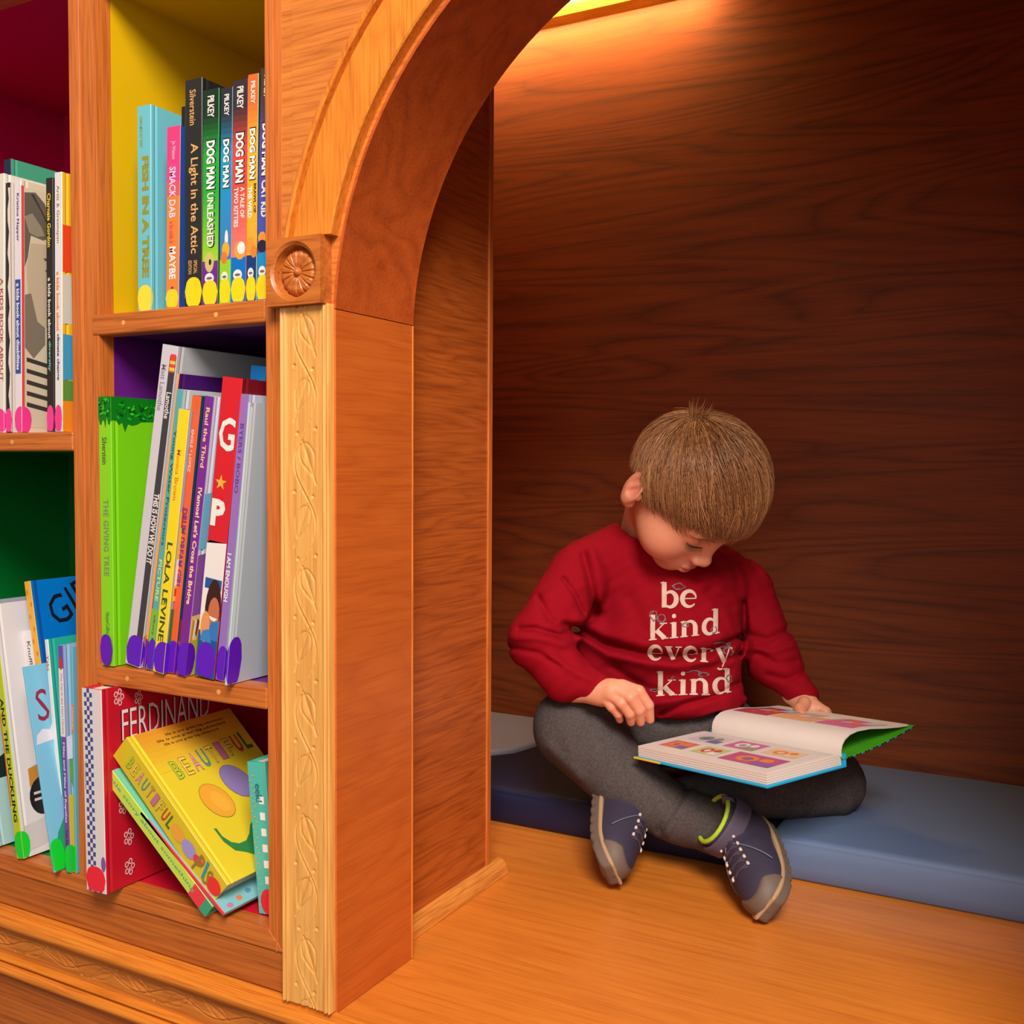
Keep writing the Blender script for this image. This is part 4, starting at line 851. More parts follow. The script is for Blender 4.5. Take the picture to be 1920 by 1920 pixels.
body = mesh('body', np.concatenate(V_), np.concatenate(F_), SKIN, None, smooth=True); ca_ = body.data.color_attributes.new('pigment', 'FLOAT_COLOR', 'POINT')
cc_ = np.concatenate(skins); ca_.data.foreach_set('color', np.c_[cc_, np.ones(len(cc_))].ravel().astype(np.float32)); pp(body)
def H3(p): return tuple(toW(hl(p)))
bvh_head = BVHTree.FromPolygons([tuple(p) for p in headL], [tuple(f) for f in (parts[0][1])])
def surf(x, z, off=.0006, y0=.2):     # point on the face at (x, z), pushed off the skin
    hit = bvh_head.ray_cast(Vector((x, y0, z)), Vector((0, -1, 0)))
    p = hit[0] if hit[0] else Vector((x, .08, z)); return (p.x, p.y+off, p.z)
# lashes and brows
dark = pm((58, 34, 22), .6, .1, 300, name='lash'); brow = pm((132, 88, 56), .7, .1, 300, name='brow')
ml = MB()
for s in (-1, 1):
    line = [surf(s*(.0165+.0265*t), -.0055-.0030*math.sin(math.pi*t)+.0015*t, .0002) for t in [i/10 for i in range(11)]]
    ml.tube([H3(p) for p in line], [.0003+.0008*math.sin(math.pi*i/10) for i in range(11)], 5)
    for i in range(26):
        t = i/25; b0 = surf(s*(.0175+.0255*t), -.0058-.0030*math.sin(math.pi*t)+.0015*t, 0)
        tip = (b0[0]+s*(.0015+.0035*t), b0[1]+.0050, b0[2]-.0042); mid = (b0[0]+s*.001, b0[1]+.0032, b0[2]-.0030)
        ml.tube([H3(b0), H3(mid), H3(tip)], [.00024, .0002, .00006], 3)
pp(ml.build('eyelashes', dark, None))
ml = MB(); rb = random.Random(5)
for s in (-1, 1):
    for i in range(170):
        t = rb.random(); x = s*(.0150+.032*t); zz = .0125+.0050*math.sin(math.pi*min(1, t*1.1))-.0020*t+rb.uniform(-.0019, .0019)*(1-.5*t)
        a = surf(x, zz, .0002); b_ = surf(x+s*rb.uniform(.003, .005), zz+rb.uniform(-.0004, .0010), .0004); ml.tube([H3(a), H3(b_)], [.00017, .00005], 3)
pp(ml.build('eyebrows', brow, None))
# ---- hair
m_, nt, bs = newmat('hair'); vc = N(nt, 'ShaderNodeVertexColor', layer_name='strand'); nt.links.new(vc.outputs['Color'], bs.inputs['Base Color']); bs.inputs['Roughness'].default_value = .42; bs.inputs['Anisotropic'].default_value = .5
tc = N(nt, 'ShaderNodeTexCoord'); HAIR = m_
SC_, SR = np.array([0, .012, .034]), np.array([.0715, .081, .074])
wh = np.array([.020, -.052, .058]); wh = wh/np.linalg.norm(wh/1.0)
def hemz(az):     # how low the hair reaches (head-local z) for a facing angle az measured from straight ahead
    a = abs(az)
    if a < .95: return .0265+.004*math.sin(az*5)-.008*a
    if a < 1.45: return .0185-(a-.95)/.5*.036
    if a < 1.9: return -.0175+(a-1.45)/.45*.026
    return .008-(min(a, 2.8)-1.9)/.9*.055
rh = random.Random(11); VH, FH, CH_ = [], [], []
nh = np.random.RandomState(4)
base_c = [(172, 116, 72), (188, 132, 88), (154, 100, 60), (204, 150, 108), (136, 84, 48), (180, 124, 80)]
wd = wh.copy(); t1 = np.cross(wd, [1, 0, 0]); t1 /= np.linalg.norm(t1); t2 = np.cross(wd, t1)
clump = [(rh.random()*2*math.pi, rh.random()) for _ in range(260)]
def strand(phi, th0, length, lift, wid, seg=9, jit=.0, col=None, wob=0, swirl=.55):
    pts = []; th = th0; ph = phi
    for k in range(seg):
        t = k/(seg-1); d = wd*math.cos(th)+(t1*math.cos(ph)+t2*math.sin(ph))*math.sin(th)
        L = lift*(1-.0)*min(1, .35+t*1.3)+.0015
        p = SC_+d*(SR+L)
        az = math.atan2(-p[0], p[1]-.0)
        if t > .15 and p[2] < hemz(az)+jit and k > 2: break
        if k == seg-1 or True: pts.append(p)
        th += length/(seg-1)/.082; ph += swirl*length/(seg-1)/.082*.30*math.exp(-th*1.1)+wob*math.sin(t*5+phi*9)*.045/max(.3, math.sin(th))
    if len(pts) < 3: return
    n0 = len(VH)
    for i, p in enumerate(pts):
        tt = pts[min(i+1, len(pts)-1)]-pts[max(i-1, 0)]; nrm = p-SC_; nrm /= np.linalg.norm(nrm); sd = np.cross(tt, nrm); sd /= np.linalg.norm(sd)+1e-9
        w = wid*(1-.75*(i/(len(pts)-1))**1.6)*(.5+.5*min(1, i*1.0)); 
        for q in (p+sd*w, p-sd*w, p+nrm*w*.9): VH.append(hl(q))
    for i in range(len(pts)-1):
        a = n0+i*3; b_ = a+3
        FH.extend([(a, a+2, b_+2, b_), (a+2, a+1, b_+1, b_+2), (a+1, a, b_, b_+1)])
    CH_.extend([col]*(3*len(pts)))
for i in range(14000):
    ci = clump[rh.randrange(len(clump))]; ph = ci[0]+rh.gauss(0, .16); th = .04+2.05*(rh.random()**.8)
    c = np.array(lin(base_c[int(ci[1]*len(base_c))])[:3])*(1+rh.uniform(-.16, .16))
    strand(ph, th, rh.uniform(.06, .115), .003+.0095*rh.random()+.003*ci[1]*math.sin(ph*13), rh.uniform(.00030, .00062), col=c, jit=rh.uniform(-.007, .007)+.005*math.sin(ci[0]*23), wob=rh.uniform(-1, 1))
for i in range(70):   # cowlick standing up at the whorl
    ph = rh.random()*6.28; c = np.array(lin(base_c[rh.randrange(6)])[:3]); b0 = SC_+(wd*.98+(t1*math.cos(ph)+t2*math.sin(ph))*.12)*(SR+.004)
    d = wd*.9+(t1*math.cos(ph)+t2*math.sin(ph))*.35+np.array([.0, rh.uniform(-.3, .2), .45]); d /= np.linalg.norm(d); L = rh.uniform(.010, .026); n0 = len(VH)
    for k in range(4):
        p = b0+d*L*k/3+np.array([.0, .2, 0])*L*(k/3)**2*.5; w = .0005*(1-.8*k/3)
        for q in (p+t1*w, p-t1*w*.5+t2*w, p-t1*w*.5-t2*w): VH.append(hl(q))
    for k in range(3):
        a = n0+3*k; FH.extend([(a, a+1, a+4, a+3), (a+1, a+2, a+5, a+4), (a+2, a, a+3, a+5)])
    CH_.extend([c]*12)
# under-layer so that the scalp never shows
def cap_f(x, y, z):
    V = ell(x, y, z, tuple(SC_), tuple(SR+.0052)); az = np.arctan2(-x, y); a = np.abs(az)
    hz = np.where(a < .95, .0300-.008*a, np.where(a < 1.45, .0185-(a-.95)/.5*.030, np.where(a < 1.9, -.0115+(a-1.45)/.45*.026, .014-(np.minimum(a, 2.8)-1.9)/.9*.055)))
    return smax(V, (hz-z), .004)
Pc, Fc = snet(cap_f, (-.085, -.1, -.05), (.085, .11, .122), .0025); Pc = relax(Pc, Fc, 2); nb = len(VH)
VH += [hl(p) for p in Pc]; FH += [tuple(f+nb) for f in (Fc if np.linalg.det(HR) > 0 else Fc[:, ::-1])]
cn = .8+.2*np.sin(np.arctan2(Pc[:, 0]-wh[0], Pc[:, 1]-wh[1])*40); CH_ += [np.array(lin((112, 72, 40))[:3])*k for k in cn]
hair = mesh('hair', toW(np.array(VH)), FH, HAIR, None, smooth=True); ca_ = hair.data.color_attributes.new('strand', 'FLOAT_COLOR', 'POINT')
cc_ = np.array(CH_); ca_.data.foreach_set('color', np.c_[cc_, np.ones(len(cc_))].ravel().astype(np.float32)); pp(hair)
# ---- shirt
RED = pm((146, 2, 24), .85, .07, 400, bump=.5, bscale=1800, spec=.15, name='red_jersey')
def shirt_f(X, Y, Z):
    V = blob(X, Y, Z, (1243, 1120, 1.475), (152, 112, .082))
    V = smin(V, blob(X, Y, Z, (1254, 1212, 1.462), (150, 96, .084)), .03)
    V = smin(V, blob(X, Y, Z, (1278, 1296, 1.462), (122, 62, .082)), .02)
    V = smin(V, pc(X, Y, Z, (1205, 1012, 1.452, 52), (1110, 1062, 1.44, 56)), .035)
    V = smin(V, pc(X, Y, Z, (1225, 1015, 1.465, 52), (1392, 1100, 1.50, 52)), .03)
    ra = pc(X, Y, Z, (1085, 1078, 1.425, 58), (1012, 1198, 1.370, 56)); ra = smin(ra, pc(X, Y, Z, (1012, 1205, 1.368, 56), (1060, 1268, 1.350, 44)), .014); ra = smin(ra, pc(X, Y, Z, (1060, 1268, 1.350, 44), (1126, 1292, 1.333, 27)), .012)
    V = smin(V, pc(X, Y, Z, (1106, 1150, 1.462, 48), (1126, 1270, 1.455, 48)), .02)
    V = smin(V, ra, .013)
    la = pc(X, Y, Z, (1398, 1115, 1.50, 52), (1448, 1235, 1.475, 48)); la = smin(la, pc(X, Y, Z, (1448, 1238, 1.475, 48), (1504, 1302, 1.452, 27)), .014)
    V = smin(V, la, .012)
    # cuffs: slightly wider rings
    V = smin(V, pc(X, Y, Z, (1112, 1289, 1.336, 30), (1126, 1292, 1.333, 29)), .004); V = smin(V, pc(X, Y, Z, (1494, 1294, 1.455, 31), (1505, 1303, 1.452, 30)), .004)
    # neck opening follows the neck
    nk = pc(X, Y, Z, (1225, 935, 1.425, 62), (1213, 985, 1.448, 56)); V = smax(V, -nk, .006)
    nk2 = pc(X, Y, Z, (1240, 955, 1.37, 74), (1268, 1010, 1.36, 62)); V = smax(V, -nk2, .006)
    # folds
    U = X/Z*FPX+960; W = Y/Z*FPX+960
    for pts, r, d in (
        ([(1080, 1178), (1130, 1205), (1200, 1224), (1260, 1232), (1330, 1222), (1385, 1195)], 8, .0105), ([(1090, 1195), (1140, 1228), (1210, 1244), (1270, 1250), (1340, 1240)], 13, -.0060),
        ([(1085, 1160), (1135, 1188), (1210, 1206), (1290, 1208), (1360, 1190)], 14, -.0045),
        ([(1094, 1040), (1108, 1100), (1118, 1150)], 9, .0050), ([(1110, 1030), (1128, 1090), (1130, 1140)], 12, -.0030), ([(1056, 1085), (1078, 1115), (1094, 1150)], 6, .0040), ([(1118, 1150), (1085, 1185), (1060, 1170)], 8, .0055),
        ([(975, 1180), (1000, 1178), (1050, 1192), (1080, 1180)], 7, .0045), ([(962, 1196), (1010, 1196), (1060, 1210)], 9, -.0035), ([(960, 1215), (1010, 1225), (1050, 1250)], 7, .0030), ([(1030, 1230), (1080, 1262), (1110, 1275)], 8, -.0028), ([(1010, 1120), (1030, 1160), (1060, 1180)], 7, .0030),
        ([(1240, 1340), (1290, 1318), (1340, 1306), (1385, 1282)], 7, .0050), ([(1215, 1322), (1270, 1312), (1320, 1300)], 8, -.0035), ([(1150, 1250), (1210, 1290), (1250, 1300)], 10, .0030),
        ([(1395, 1130), (1398, 1180), (1385, 1230)], 7, .0060), ([(1395, 1240), (1398, 1300)], 7, .0055), ([(1400, 1190), (1440, 1200), (1480, 1180)], 8, .0035), ([(1420, 1225), (1455, 1245), (1490, 1240)], 8, .0035), ([(1440, 1265), (1475, 1275), (1505, 1262)], 7, .0030), ([(1405, 1215), (1445, 1222), (1485, 1212)], 8, -.0030),
        ([(1330, 1110), (1370, 1140), (1392, 1180)], 12, .0030), ([(1180, 1120), (1200, 1160), (1210, 1190)], 16, .0020), ([(1300, 1255), (1350, 1245), (1388, 1225)], 7, .0035)):
        V = fold(V, X, Y, Z, pts, r*.8, d*1.45)
    V = V+.0011*np.sin(X*95+2*np.sin(Y*60))*np.sin(Y*80+3*np.sin(Z*50+X*20))+.0006*np.sin(X*210+Y*160)*np.sin(Y*190-Z*140)
    # ragged soft hem: cut along a gently wavy line
    hem = (W-(1345+5*np.sin(U*.045)-.12*(U-1290)))/FPX*1.45
    V = smax(V, np.where(U > 1130, hem, -1.0), .003)
    return V
shirt = pp(solid('shirt', shirt_f, (-.035, -.02, 1.27), (.47, .31, 1.60), .0023, RED, None, 1))
# neck band
def cband(name, pts, w, mat, th=.0022):
    m = MB(); m.tube([toW(p) for p in pts], w, 8, flat=1.0); return m
shW = BVHTree.FromObject(shirt, bpy.context.evaluated_depsgraph_get()) if False else BVHTree.FromPolygons([v.co.copy() for v in shirt.data.vertices], [tuple(p.vertices) for p in shirt.data.polygons])
CCv = Vector(CC)
def on_shirt(px, py, off=.0006, bv=None):
    d = Vector(ray(px, py)).normalized(); h = (bv or shW).ray_cast(CCv+d*.9, d)
    return None if h[0] is None else h[0]+h[1]*off
m = MB(); line = []
for t in [i/40 for i in range(41)]:
    # quadratic path of the collar seam seen at the neck
    pts = [(1163, 966), (1165, 988), (1175, 1015), (1192, 1040), (1215, 1061), (1243, 1077), (1275, 1086), (1305, 1086), (1335, 1076)]
    k = t*(len(pts)-1); i = min(int(k), len(pts)-2); f = k-i
    p0, p1, p2, p3 = pts[max(i-1, 0)], pts[i], pts[i+1], pts[min(i+2, len(pts)-1)]
    q = [.5*((2*p1[a])+(-p0[a]+p2[a])*f+(2*p0[a]-5*p1[a]+4*p2[a]-p3[a])*f*f+(-p0[a]+3*p1[a]-3*p2[a]+p3[a])*f**3) for a in (0, 1)]
    h = on_shirt(q[0], q[1], .0002)
    if h and (not line or (h-line[-1]).length < .03): line.append(h)
if len(line) > 4: m.tube(line, .0008, 6); pp(m.build('neck_seam', pm((120, 4, 22), .9, .05, 300, name='seam_thread'), None, smooth=True))
# ---- printed slogan, heavy serif letters drawn as strokes (x right, y up, x-height 1)
def arc(cx, cy, rx, ry, a0, a1, w0, w1, n=14, mid=None):
    out = []
    for i in range(n+1):
        t = i/n; a = math.radians(a0+(a1-a0)*t); w = w0+(w1-w0)*t if mid is None else w0+(mid-w0)*math.sin(math.pi*t)
        out.append((cx+rx*math.cos(a), cy+ry*math.sin(a), w))
    return out
T, B_ = .07, .27
GL = {
 'b': (1.05, [[(.22, 0.02, B_), (.22, 1.55, B_)], [(.02, 1.50, T), (.22, 1.56, T)], arc(.55, .5, .34, .46, 150, -150, T, T, 20, B_)]),
 'e': (.98, [arc(.50, .5, .38, .47, 5, 320, T, T, 24, B_), [(.14, .52, T), (.88, .52, T)]]),
 'k': (1.15, [[(.22, 0, B_), (.22, 1.55, B_)], [(.02, 1.50, T), (.22, 1.56, T)], [(.30, .45, T), (.85, .95, T)], [(.45, .58, B_), (.92, .04, B_)], [(.0, .03, T), (.45, .03, T)], [(.62, .97, T), (1.05, .97, T)], [(.70, .03, T), (1.14, .03, T)]]),
 'i': (.55, [[(.25, 0, B_), (.25, .98, B_)], [(.03, .93, T), (.25, .98, T)], [(.0, .03, T), (.50, .03, T)], arc(.25, 1.36, .06, .07, 0, 360, .13, .13, 10)]),
 'n': (1.15, [[(.22, 0, B_), (.22, .98, B_)], [(.02, .93, T), (.22, .98, T)], arc(.55, .55, .32, .40, 160, 0, T, B_, 14), [(.87, .60, B_), (.87, 0, B_)], [(.0, .03, T), (.44, .03, T)], [(.66, .03, T), (1.10, .03, T)]]),
 'd': (1.12, [[(.84, 0.05, B_), (.84, 1.55, B_)], [(.62, 1.50, T), (.84, 1.56, T)], arc(.50, .5, .34, .46, 30, 330, T, T, 20, B_), [(.84, .03, T), (1.08, .08, T)]]),
 'v': (.98, [[(.18, .95, B_), (.50, .05, B_)], [(.50, .05, T), (.82, .95, T)], [(.0, .97, T), (.42, .97, T)], [(.62, .97, T), (1.0, .97, T)]]),
 'r': (.82, [[(.22, 0, B_), (.22, .98, B_)], [(.02, .93, T), (.22, .98, T)], arc(.52, .62, .26, .32, 165, 40, T, T, 10, T), arc(.68, .80, .05, .06, 0, 360, .12, .12, 8), [(.0, .03, T), (.46, .03, T)]]),
 'y': (1.0, [[(.18, .95, B_), (.52, .05, B_)], [(.84, .95, T), (.42, -.30, T)], [(.0, .97, T), (.42, .97, T)], [(.64, .97, T), (1.02, .97, T)], arc(.28, -.36, .12, .09, 0, -180, .07, .12, 8)]),
}
cream = pm((210, 184, 168), .7, .05, 300, name='cream_print'); greyp = pm((120, 96, 100), .7, .05, 300, name='grey_print')
def stroke_px(pts, F, bv, out, off):
    """ribbon along pts [(x,y,w)] mapped to pixels by F and dropped on the cloth"""
    dense = []
    for a, b_ in zip(pts, pts[1:]):
        n = max(1, int(math.hypot(b_[0]-a[0], b_[1]-a[1])/.07))
        for i in range(n): t = i/n; dense.append(tuple(a[j]+(b_[j]-a[j])*t for j in range(3)))
    dense.append(pts[-1]); rows = []
    for i, p in enumerate(dense):
        q0, q1 = dense[max(i-1, 0)], dense[min(i+1, len(dense)-1)]; dx, dy = q1[0]-q0[0], q1[1]-q0[1]; L = math.hypot(dx, dy)+1e-9; nx, ny = -dy/L, dx/L; row = []
        # vertical stems keep their horizontal width
        for k in (-1, -.5, 0, .5, 1):
            X_, Y_ = p[0]+nx*k*p[2]/2, p[1]+ny*k*p[2]/2; u, v = F(X_, Y_); h = on_shirt(u, v, off, bv); row.append(h)
        rows.append(row)
    for r0_, r1_ in zip(rows, rows[1:]):
        for k in range(4):
            q = [r0_[k], r0_[k+1], r1_[k+1], r1_[k]]
            if all(x is not None for x in q) and max((q[a]-q[(a+1) % 4]).length for a in range(4)) < .012: out.quad(*[tuple(x) for x in q])
def word(txt, x0, x1, base, xh, mat, slope=0.0):
    W = sum(GL[c][0] for c in txt)+.06*(len(txt)-1); k = (x1-x0)/W; m = MB(); cx = 0
    for c in txt:
        w, st_ = GL[c]
        for j, s_ in enumerate(st_):
            stroke_px(s_, lambda X_, Y_, cx=cx: (x0+(cx+X_)*k, base+slope*(cx+X_)*k-Y_*xh), shW, m, .0009+.00008*j)
        cx += w+.06
    return pp(m.build('slogan_print', mat, None))
word('be', 1238, 1308, 1140, 31, cream, -.03); word('kind', 1217, 1350, 1202, 31, cream, -.10)
word('every', 1214, 1372, 1238, 28, cream, .03); word('kind', 1231, 1372, 1306, 31, cream, -.04)
md = MB(); rd = random.Random(8)
for cx, cy, rx, ry in ((1272, 1100, 15, 7), (1226, 1155, 8, 12), (1240, 1160, 9, 10), (1285, 1172, 8, 5), (1338, 1182, 7, 8), (1350, 1210, 22, 9), (1365, 1222, 10, 8), (1300, 1262, 16, 8), (1228, 1294, 10, 4), (1366, 1272, 6, 8), (1318, 1264, 12, 5), (1262, 1272, 4, 5)):
    for k in range(5):
        a0 = rd.random()*360; pts = [(cx+rx*(.5+.5*rd.random())*math.cos(math.radians(a0+i*22)), cy+ry*(.5+.5*rd.random())*math.sin(math.radians(a0+i*22)), 1.5) for i in range(7)]
        stroke_px([(p[0]/30, p[1]/30, p[2]/30) for p in pts], lambda a, b_: (a*30, b_*30), shW, md, .0014)
pp(md.build('sketch_print', greyp, None))
# ---- trousers
GREY = pm((80, 72, 72), .9, .55, 330, bump=.6, bscale=1500, spec=.12, name='grey_marl')
def pants_f(X, Y, Z):
    V = blob(X, Y, Z, (1290, 1350, 1.50), (122, 66, .10))
    t = pc(X, Y, Z, (1240, 1365, 1.50, 72), (1075, 1362, 1.392, 71)); t = smin(t, pc(X, Y, Z, (1072, 1368, 1.388, 72), (1180, 1472, 1.350, 62)), .012)
    t = smin(t, pc(X, Y, Z, (1180, 1472, 1.350, 62), (1268, 1527, 1.318, 53)), .01); t = smin(t, pc(X, Y, Z, (1270, 1528, 1.317, 51), (1346, 1552, 1.296, 52)), .003)
    u = pc(X, Y, Z, (1350, 1378, 1.52, 70), (1556, 1462, 1.41, 62)); u = smin(u, pc(X, Y, Z, (1556, 1470, 1.40, 60), (1400, 1486, 1.362, 50)), .012); u = smin(u, pc(X, Y, Z, (1400, 1486, 1.362, 50), (1230, 1510, 1.348, 42)), .01)
    V = smin(V, t, .014); V = smin(V, u, .010)
    for pts, r, d in (([(1110, 1335), (1150, 1345), (1200, 1372)], 8, .0040), ([(1130, 1362), (1180, 1378), (1230, 1400)], 7, -.0018), ([(1010, 1420), (1040, 1450), (1075, 1475)], 6, .0045), ([(1030, 1400), (1060, 1430), (1090, 1460)], 9, -.0028),
        ([(1296, 1472), (1268, 1508), (1236, 1558)], 5, .0045), ([(1306, 1478), (1280, 1514), (1250, 1562)], 6, -.0025), ([(1180, 1400), (1230, 1450), (1280, 1480)], 10, .0018), ([(1440, 1480), (1500, 1500), (1570, 1500)], 9, .0030), ([(1230, 1352), (1270, 1362), (1330, 1350)], 8, .0035), ([(1090, 1300), (1130, 1330)], 8, .0025)):
        V = fold(V, X, Y, Z, pts, r, d)
    V = V+.0010*np.sin(X*80+2*np.sin(Z*60))*np.sin(Y*70+3*np.sin(X*50))+.0004*np.sin(X*230+Y*170)*np.sin(Y*190-Z*140)
    # open ends at both ankles
    d = cs(1326, 1569, 1.326)-cs(1272, 1534, 1.339); d /= np.linalg.norm(d); e = cs(1330, 1571, 1.326)
    V = smax(V, np.where(X > cs(1230, 0, 1.33)[0], (X-e[0])*d[0]+(Y-e[1])*d[1]+(Z-e[2])*d[2], -1) if False else V, .001)
    return V
pants = pp(solid('trousers', pants_f, (-.0, .20, 1.26), (.49, .46, 1.62), .0030, GREY, None, 1))
# ---- shoes, modelled upright with the toe along +y then turned to the foot
def shoe_mat(heel, toe, dors, side):
    """frame from world heel / toe points and the direction the top of the foot faces"""
    f = np.array(toe)-np.array(heel); f /= np.linalg.norm(f); u = np.array(dors, float); u -= f*(u@f); u /= np.linalg.norm(u); r = np.cross(f, u)
    R = np.eye(4); R[:3, 0] = r; R[:3, 1] = f; R[:3, 2] = u; R[:3, 3] = heel; return Matrix([list(map(float, q)) for q in R])
NV = pm((52, 44, 66), .75, .1, 200, bump=.4, bscale=900, name='navy_suede'); MID = pm((44, 44, 66), .7, .1, 200, name='navy_mesh', bump=.8, bscale=2600); TAN = pm((178, 146, 112), .6, .08, 80, name='tan_rubber'); GRB = pm((104, 88, 78), .6, .1, 60, name='grey_rubber'); LIME = pm((180, 214, 40), .7, .05, 200, name='lime_lining'); LACE = pm((74, 60, 76), .7, .1, 300, name='pink_grey_lace'); DKS = pm((88, 78, 100), .8, .1, 200, name='dark_strap')
SL = .150
def halfw(y):      # half width of the sole along its length
    t = np.clip((y+.004)/(SL+.006), 0, 1); return .0270*np.sqrt(np.clip(np.sin(math.pi*np.clip(t*.96+.02, 0, 1))**.55, 0, 1))*(.88+.22*t)
def build_shoe(M4, label=None, mirror=1):
    e = bpy.data.objects.new('shoe', None); COL.objects.link(e); e.parent = PERS; e.matrix_parent_inverse = PI_.copy(); e.matrix_basis = M4; e.empty_display_size = .03
    if label: e['label'] = label
    def upper(x, y, z):
        V = ell(x, y, z, (0, .108, .022), (.0310, .046, .0290)); V = smin(V, ell(x, y, z, (0, .060, .030), (.0285, .052, .034)), .02)
        V = smin(V, ell(x, y, z, (0, .030, .034), (.0265, .034, .036)), .015); V = smin(V, cone(x, y, z, (0, .036, .040), (0, .032, .074), .0310, .0330), .012)
        V = smax(V, z-.078-.10*(.03-y)*0, .003); V = smax(V, .004-z, .002)
        V = smax(V, -cone(x, y, z, (0, .033, .060), (0, .032, .1), .0265, .0285), .003)
        V = smax(V, np.abs(x)-halfw(y)-.0015-.01*(z > .03), .004) if False else V
        return V
    P, F = snet(upper, (-.036, -.012, .0), (.036, .160, .084), .0017); P = relax(P, F, 1); mesh('upper', P, F, NV, e, smooth=True)
    def sole(x, y, z):
        rise = .012*np.clip((y-.10)/.055, 0, 1)**2; w = halfw(y)+.0040
        V = smax(np.abs(x)-w, np.abs(z-.008-rise)-.0088, .003); V = smax(V, y-(SL+.006), .006); V = smax(V, -.006-y, .006)
        V = V+.0010*(np.sin(y*420) > .3)*(z < .005)
        return V
    P, F = snet(sole, (-.040, -.012, -.006), (.040, .165, .034), .0017); P = relax(P, F, 1); mesh('sole', P, F, GRB, e, smooth=True)
    def stripe(x, y, z):
        rise = .012*np.clip((y-.10)/.055, 0, 1)**2; w = halfw(y)+.0058
        V = smax(np.abs(x)-w, np.abs(z-.0135-rise)-.0030, .002); V = smax(V, y-(SL+.0075), .006); V = smax(V, -.0078-y, .006); return V
    P, F = snet(stripe, (-.042, -.012, .004), (.042, .165, .036), .0017); P = relax(P, F, 1); mesh('midsole_stripe', P, F, TAN, e, smooth=True)
    def toe(x, y, z):
        V = ell(x, y, z, (0, .108, .022), (.0325, .0485, .0300)); V = smax(V, .128-.20*np.abs(x)-y+.25*(z-.012), .002); V = smax(V, .006-z, .002); V = smax(V, z-.040, .002); return V
    P, F = snet(toe, (-.036, .1, .0), (.036, .165, .05), .0017); P = relax(P, F, 1); mesh('toe_cap', P, F, GRB, e, smooth=True)
    # lime lining ring at the collar
    m = MB(); R_ = []
    for i in range(25):
        a = 2*math.pi*i/24; R_.append((.0300*math.cos(a), .032+.0300*math.sin(a), .0780))
    m.tube(R_, .0029, 8); m.build('collar_lining', LIME, e, smooth=True)
    m = MB(); m.tube([(.0275, .030, .066), (.0318, .030, .076), (.0300, .030, .0835), (.0262, .030, .078)], .0032, 8, flat=1.6); m.build('pull_tab', DKS, e, smooth=True)
    m = MB(); m.tube([(-.0275, .030, .066), (-.0318, .030, .076), (-.0300, .030, .0835), (-.0262, .030, .078)], .0032, 8, flat=1.6); m.build('pull_tab', DKS, e, smooth=True)
    # ankle strap
    def shell(x, y, z): return cone(x, y, z, (0, .036, .040), (0, .032, .074), .0335, .0350)
    def strap(x, y, z):
        V = np.abs(shell(x, y, z)-.0012)-.0024; V = smax(V, np.abs(z-.058-.18*(y-.03))-.0110, .0015); V = smax(V, -.002-y, .002); return V
    P, F = snet(strap, (-.042, -.008, .034), (.042, .080, .088), .0014); P = relax(P, F, 1); mesh('strap', P, F, DKS, e, smooth=True)
    # tongue panel and laces
    def up_z(x, y):
        z = .075
        for _ in range(60):
            if upper(np.array(x), np.array(y), np.array(z)) < 0: break
            z -= .001
        return z
    m = MB()
    for k in range(5):
        y = .068+.0105*k; w = .0105+.0005*k
        for a, b_ in (((-w, y), (w, y+.004)), ((w, y), (-w, y+.004))):
            m.tube([(a[0]*(1-t)+b_[0]*t, a[1]*(1-t)+b_[1]*t, up_z(a[0]*(1-t)+b_[0]*t, a[1]*(1-t)+b_[1]*t)+.0012) for t in (0, .25, .5, .75, 1)], .0010, 6)
    m.build('laces', LACE, e, smooth=True)
    m = MB()
    for s in (-1, 1):
        for k in range(5):
            x, y = s*(.0115+.0005*k), .068+.0105*k; z = up_z(x, y); m.tube([(x-.001*s, y-.002, z+.0008), (x+.001*s, y, z+.0018), (x+.001*s, y+.003, z+.0008)], .0019, 6)
    m.build('lace_loops', pm((214, 196, 190), .6, .05, 200, name='pale_loop'), e, smooth=True)
    m = MB()     # stitched overlay lines
    for s in (-1, 1):
        m.tube([(s*(.0300*math.sin(t*1.3)+.004), .072+.034*t, max(.012, up_z(s*(.0300*math.sin(t*1.3)+.004)*.93, .072+.034*t)+.0006)) for t in [i/8 for i in range(9)]], .0008, 5)
    m.build('piping', pm((110, 116, 140), .6, .05, 200, name='grey_piping'), e, smooth=True)
    return e
X_img = CM[0]; U_img = -CM[1]; T_img = -CM[2]
hp, tp = P2(1430, 1560, 1.305), P2(1458, 1674, 1.200)
build_shoe(shoe_mat(hp, tp, -.80*X_img+.30*U_img+.52*T_img, 1), 'navy shoe with a lime collar, sole turned to the right')
hp, tp = P2(1124, 1474, 1.385), P2(1120, 1592, 1.290)
build_shoe(shoe_mat(hp, tp, .86*X_img+.12*U_img+.48*T_img, 1), 'navy shoe tucked behind the shin')
# sock filling the collar
def sock_f(X, Y, Z): return smin(pc(X, Y, Z, (1300, 1548, 1.306, 36), (1396, 1574, 1.290, 36)), pc(X, Y, Z, (1225, 1508, 1.350, 34), (1168, 1520, 1.350, 32)), .001)
pp(solid('socks', sock_f, (.12, .34, 1.26), (.34, .46, 1.44), .0025, pm((52, 50, 58), .9, .1, 300, name='sock_knit'), None, 1))
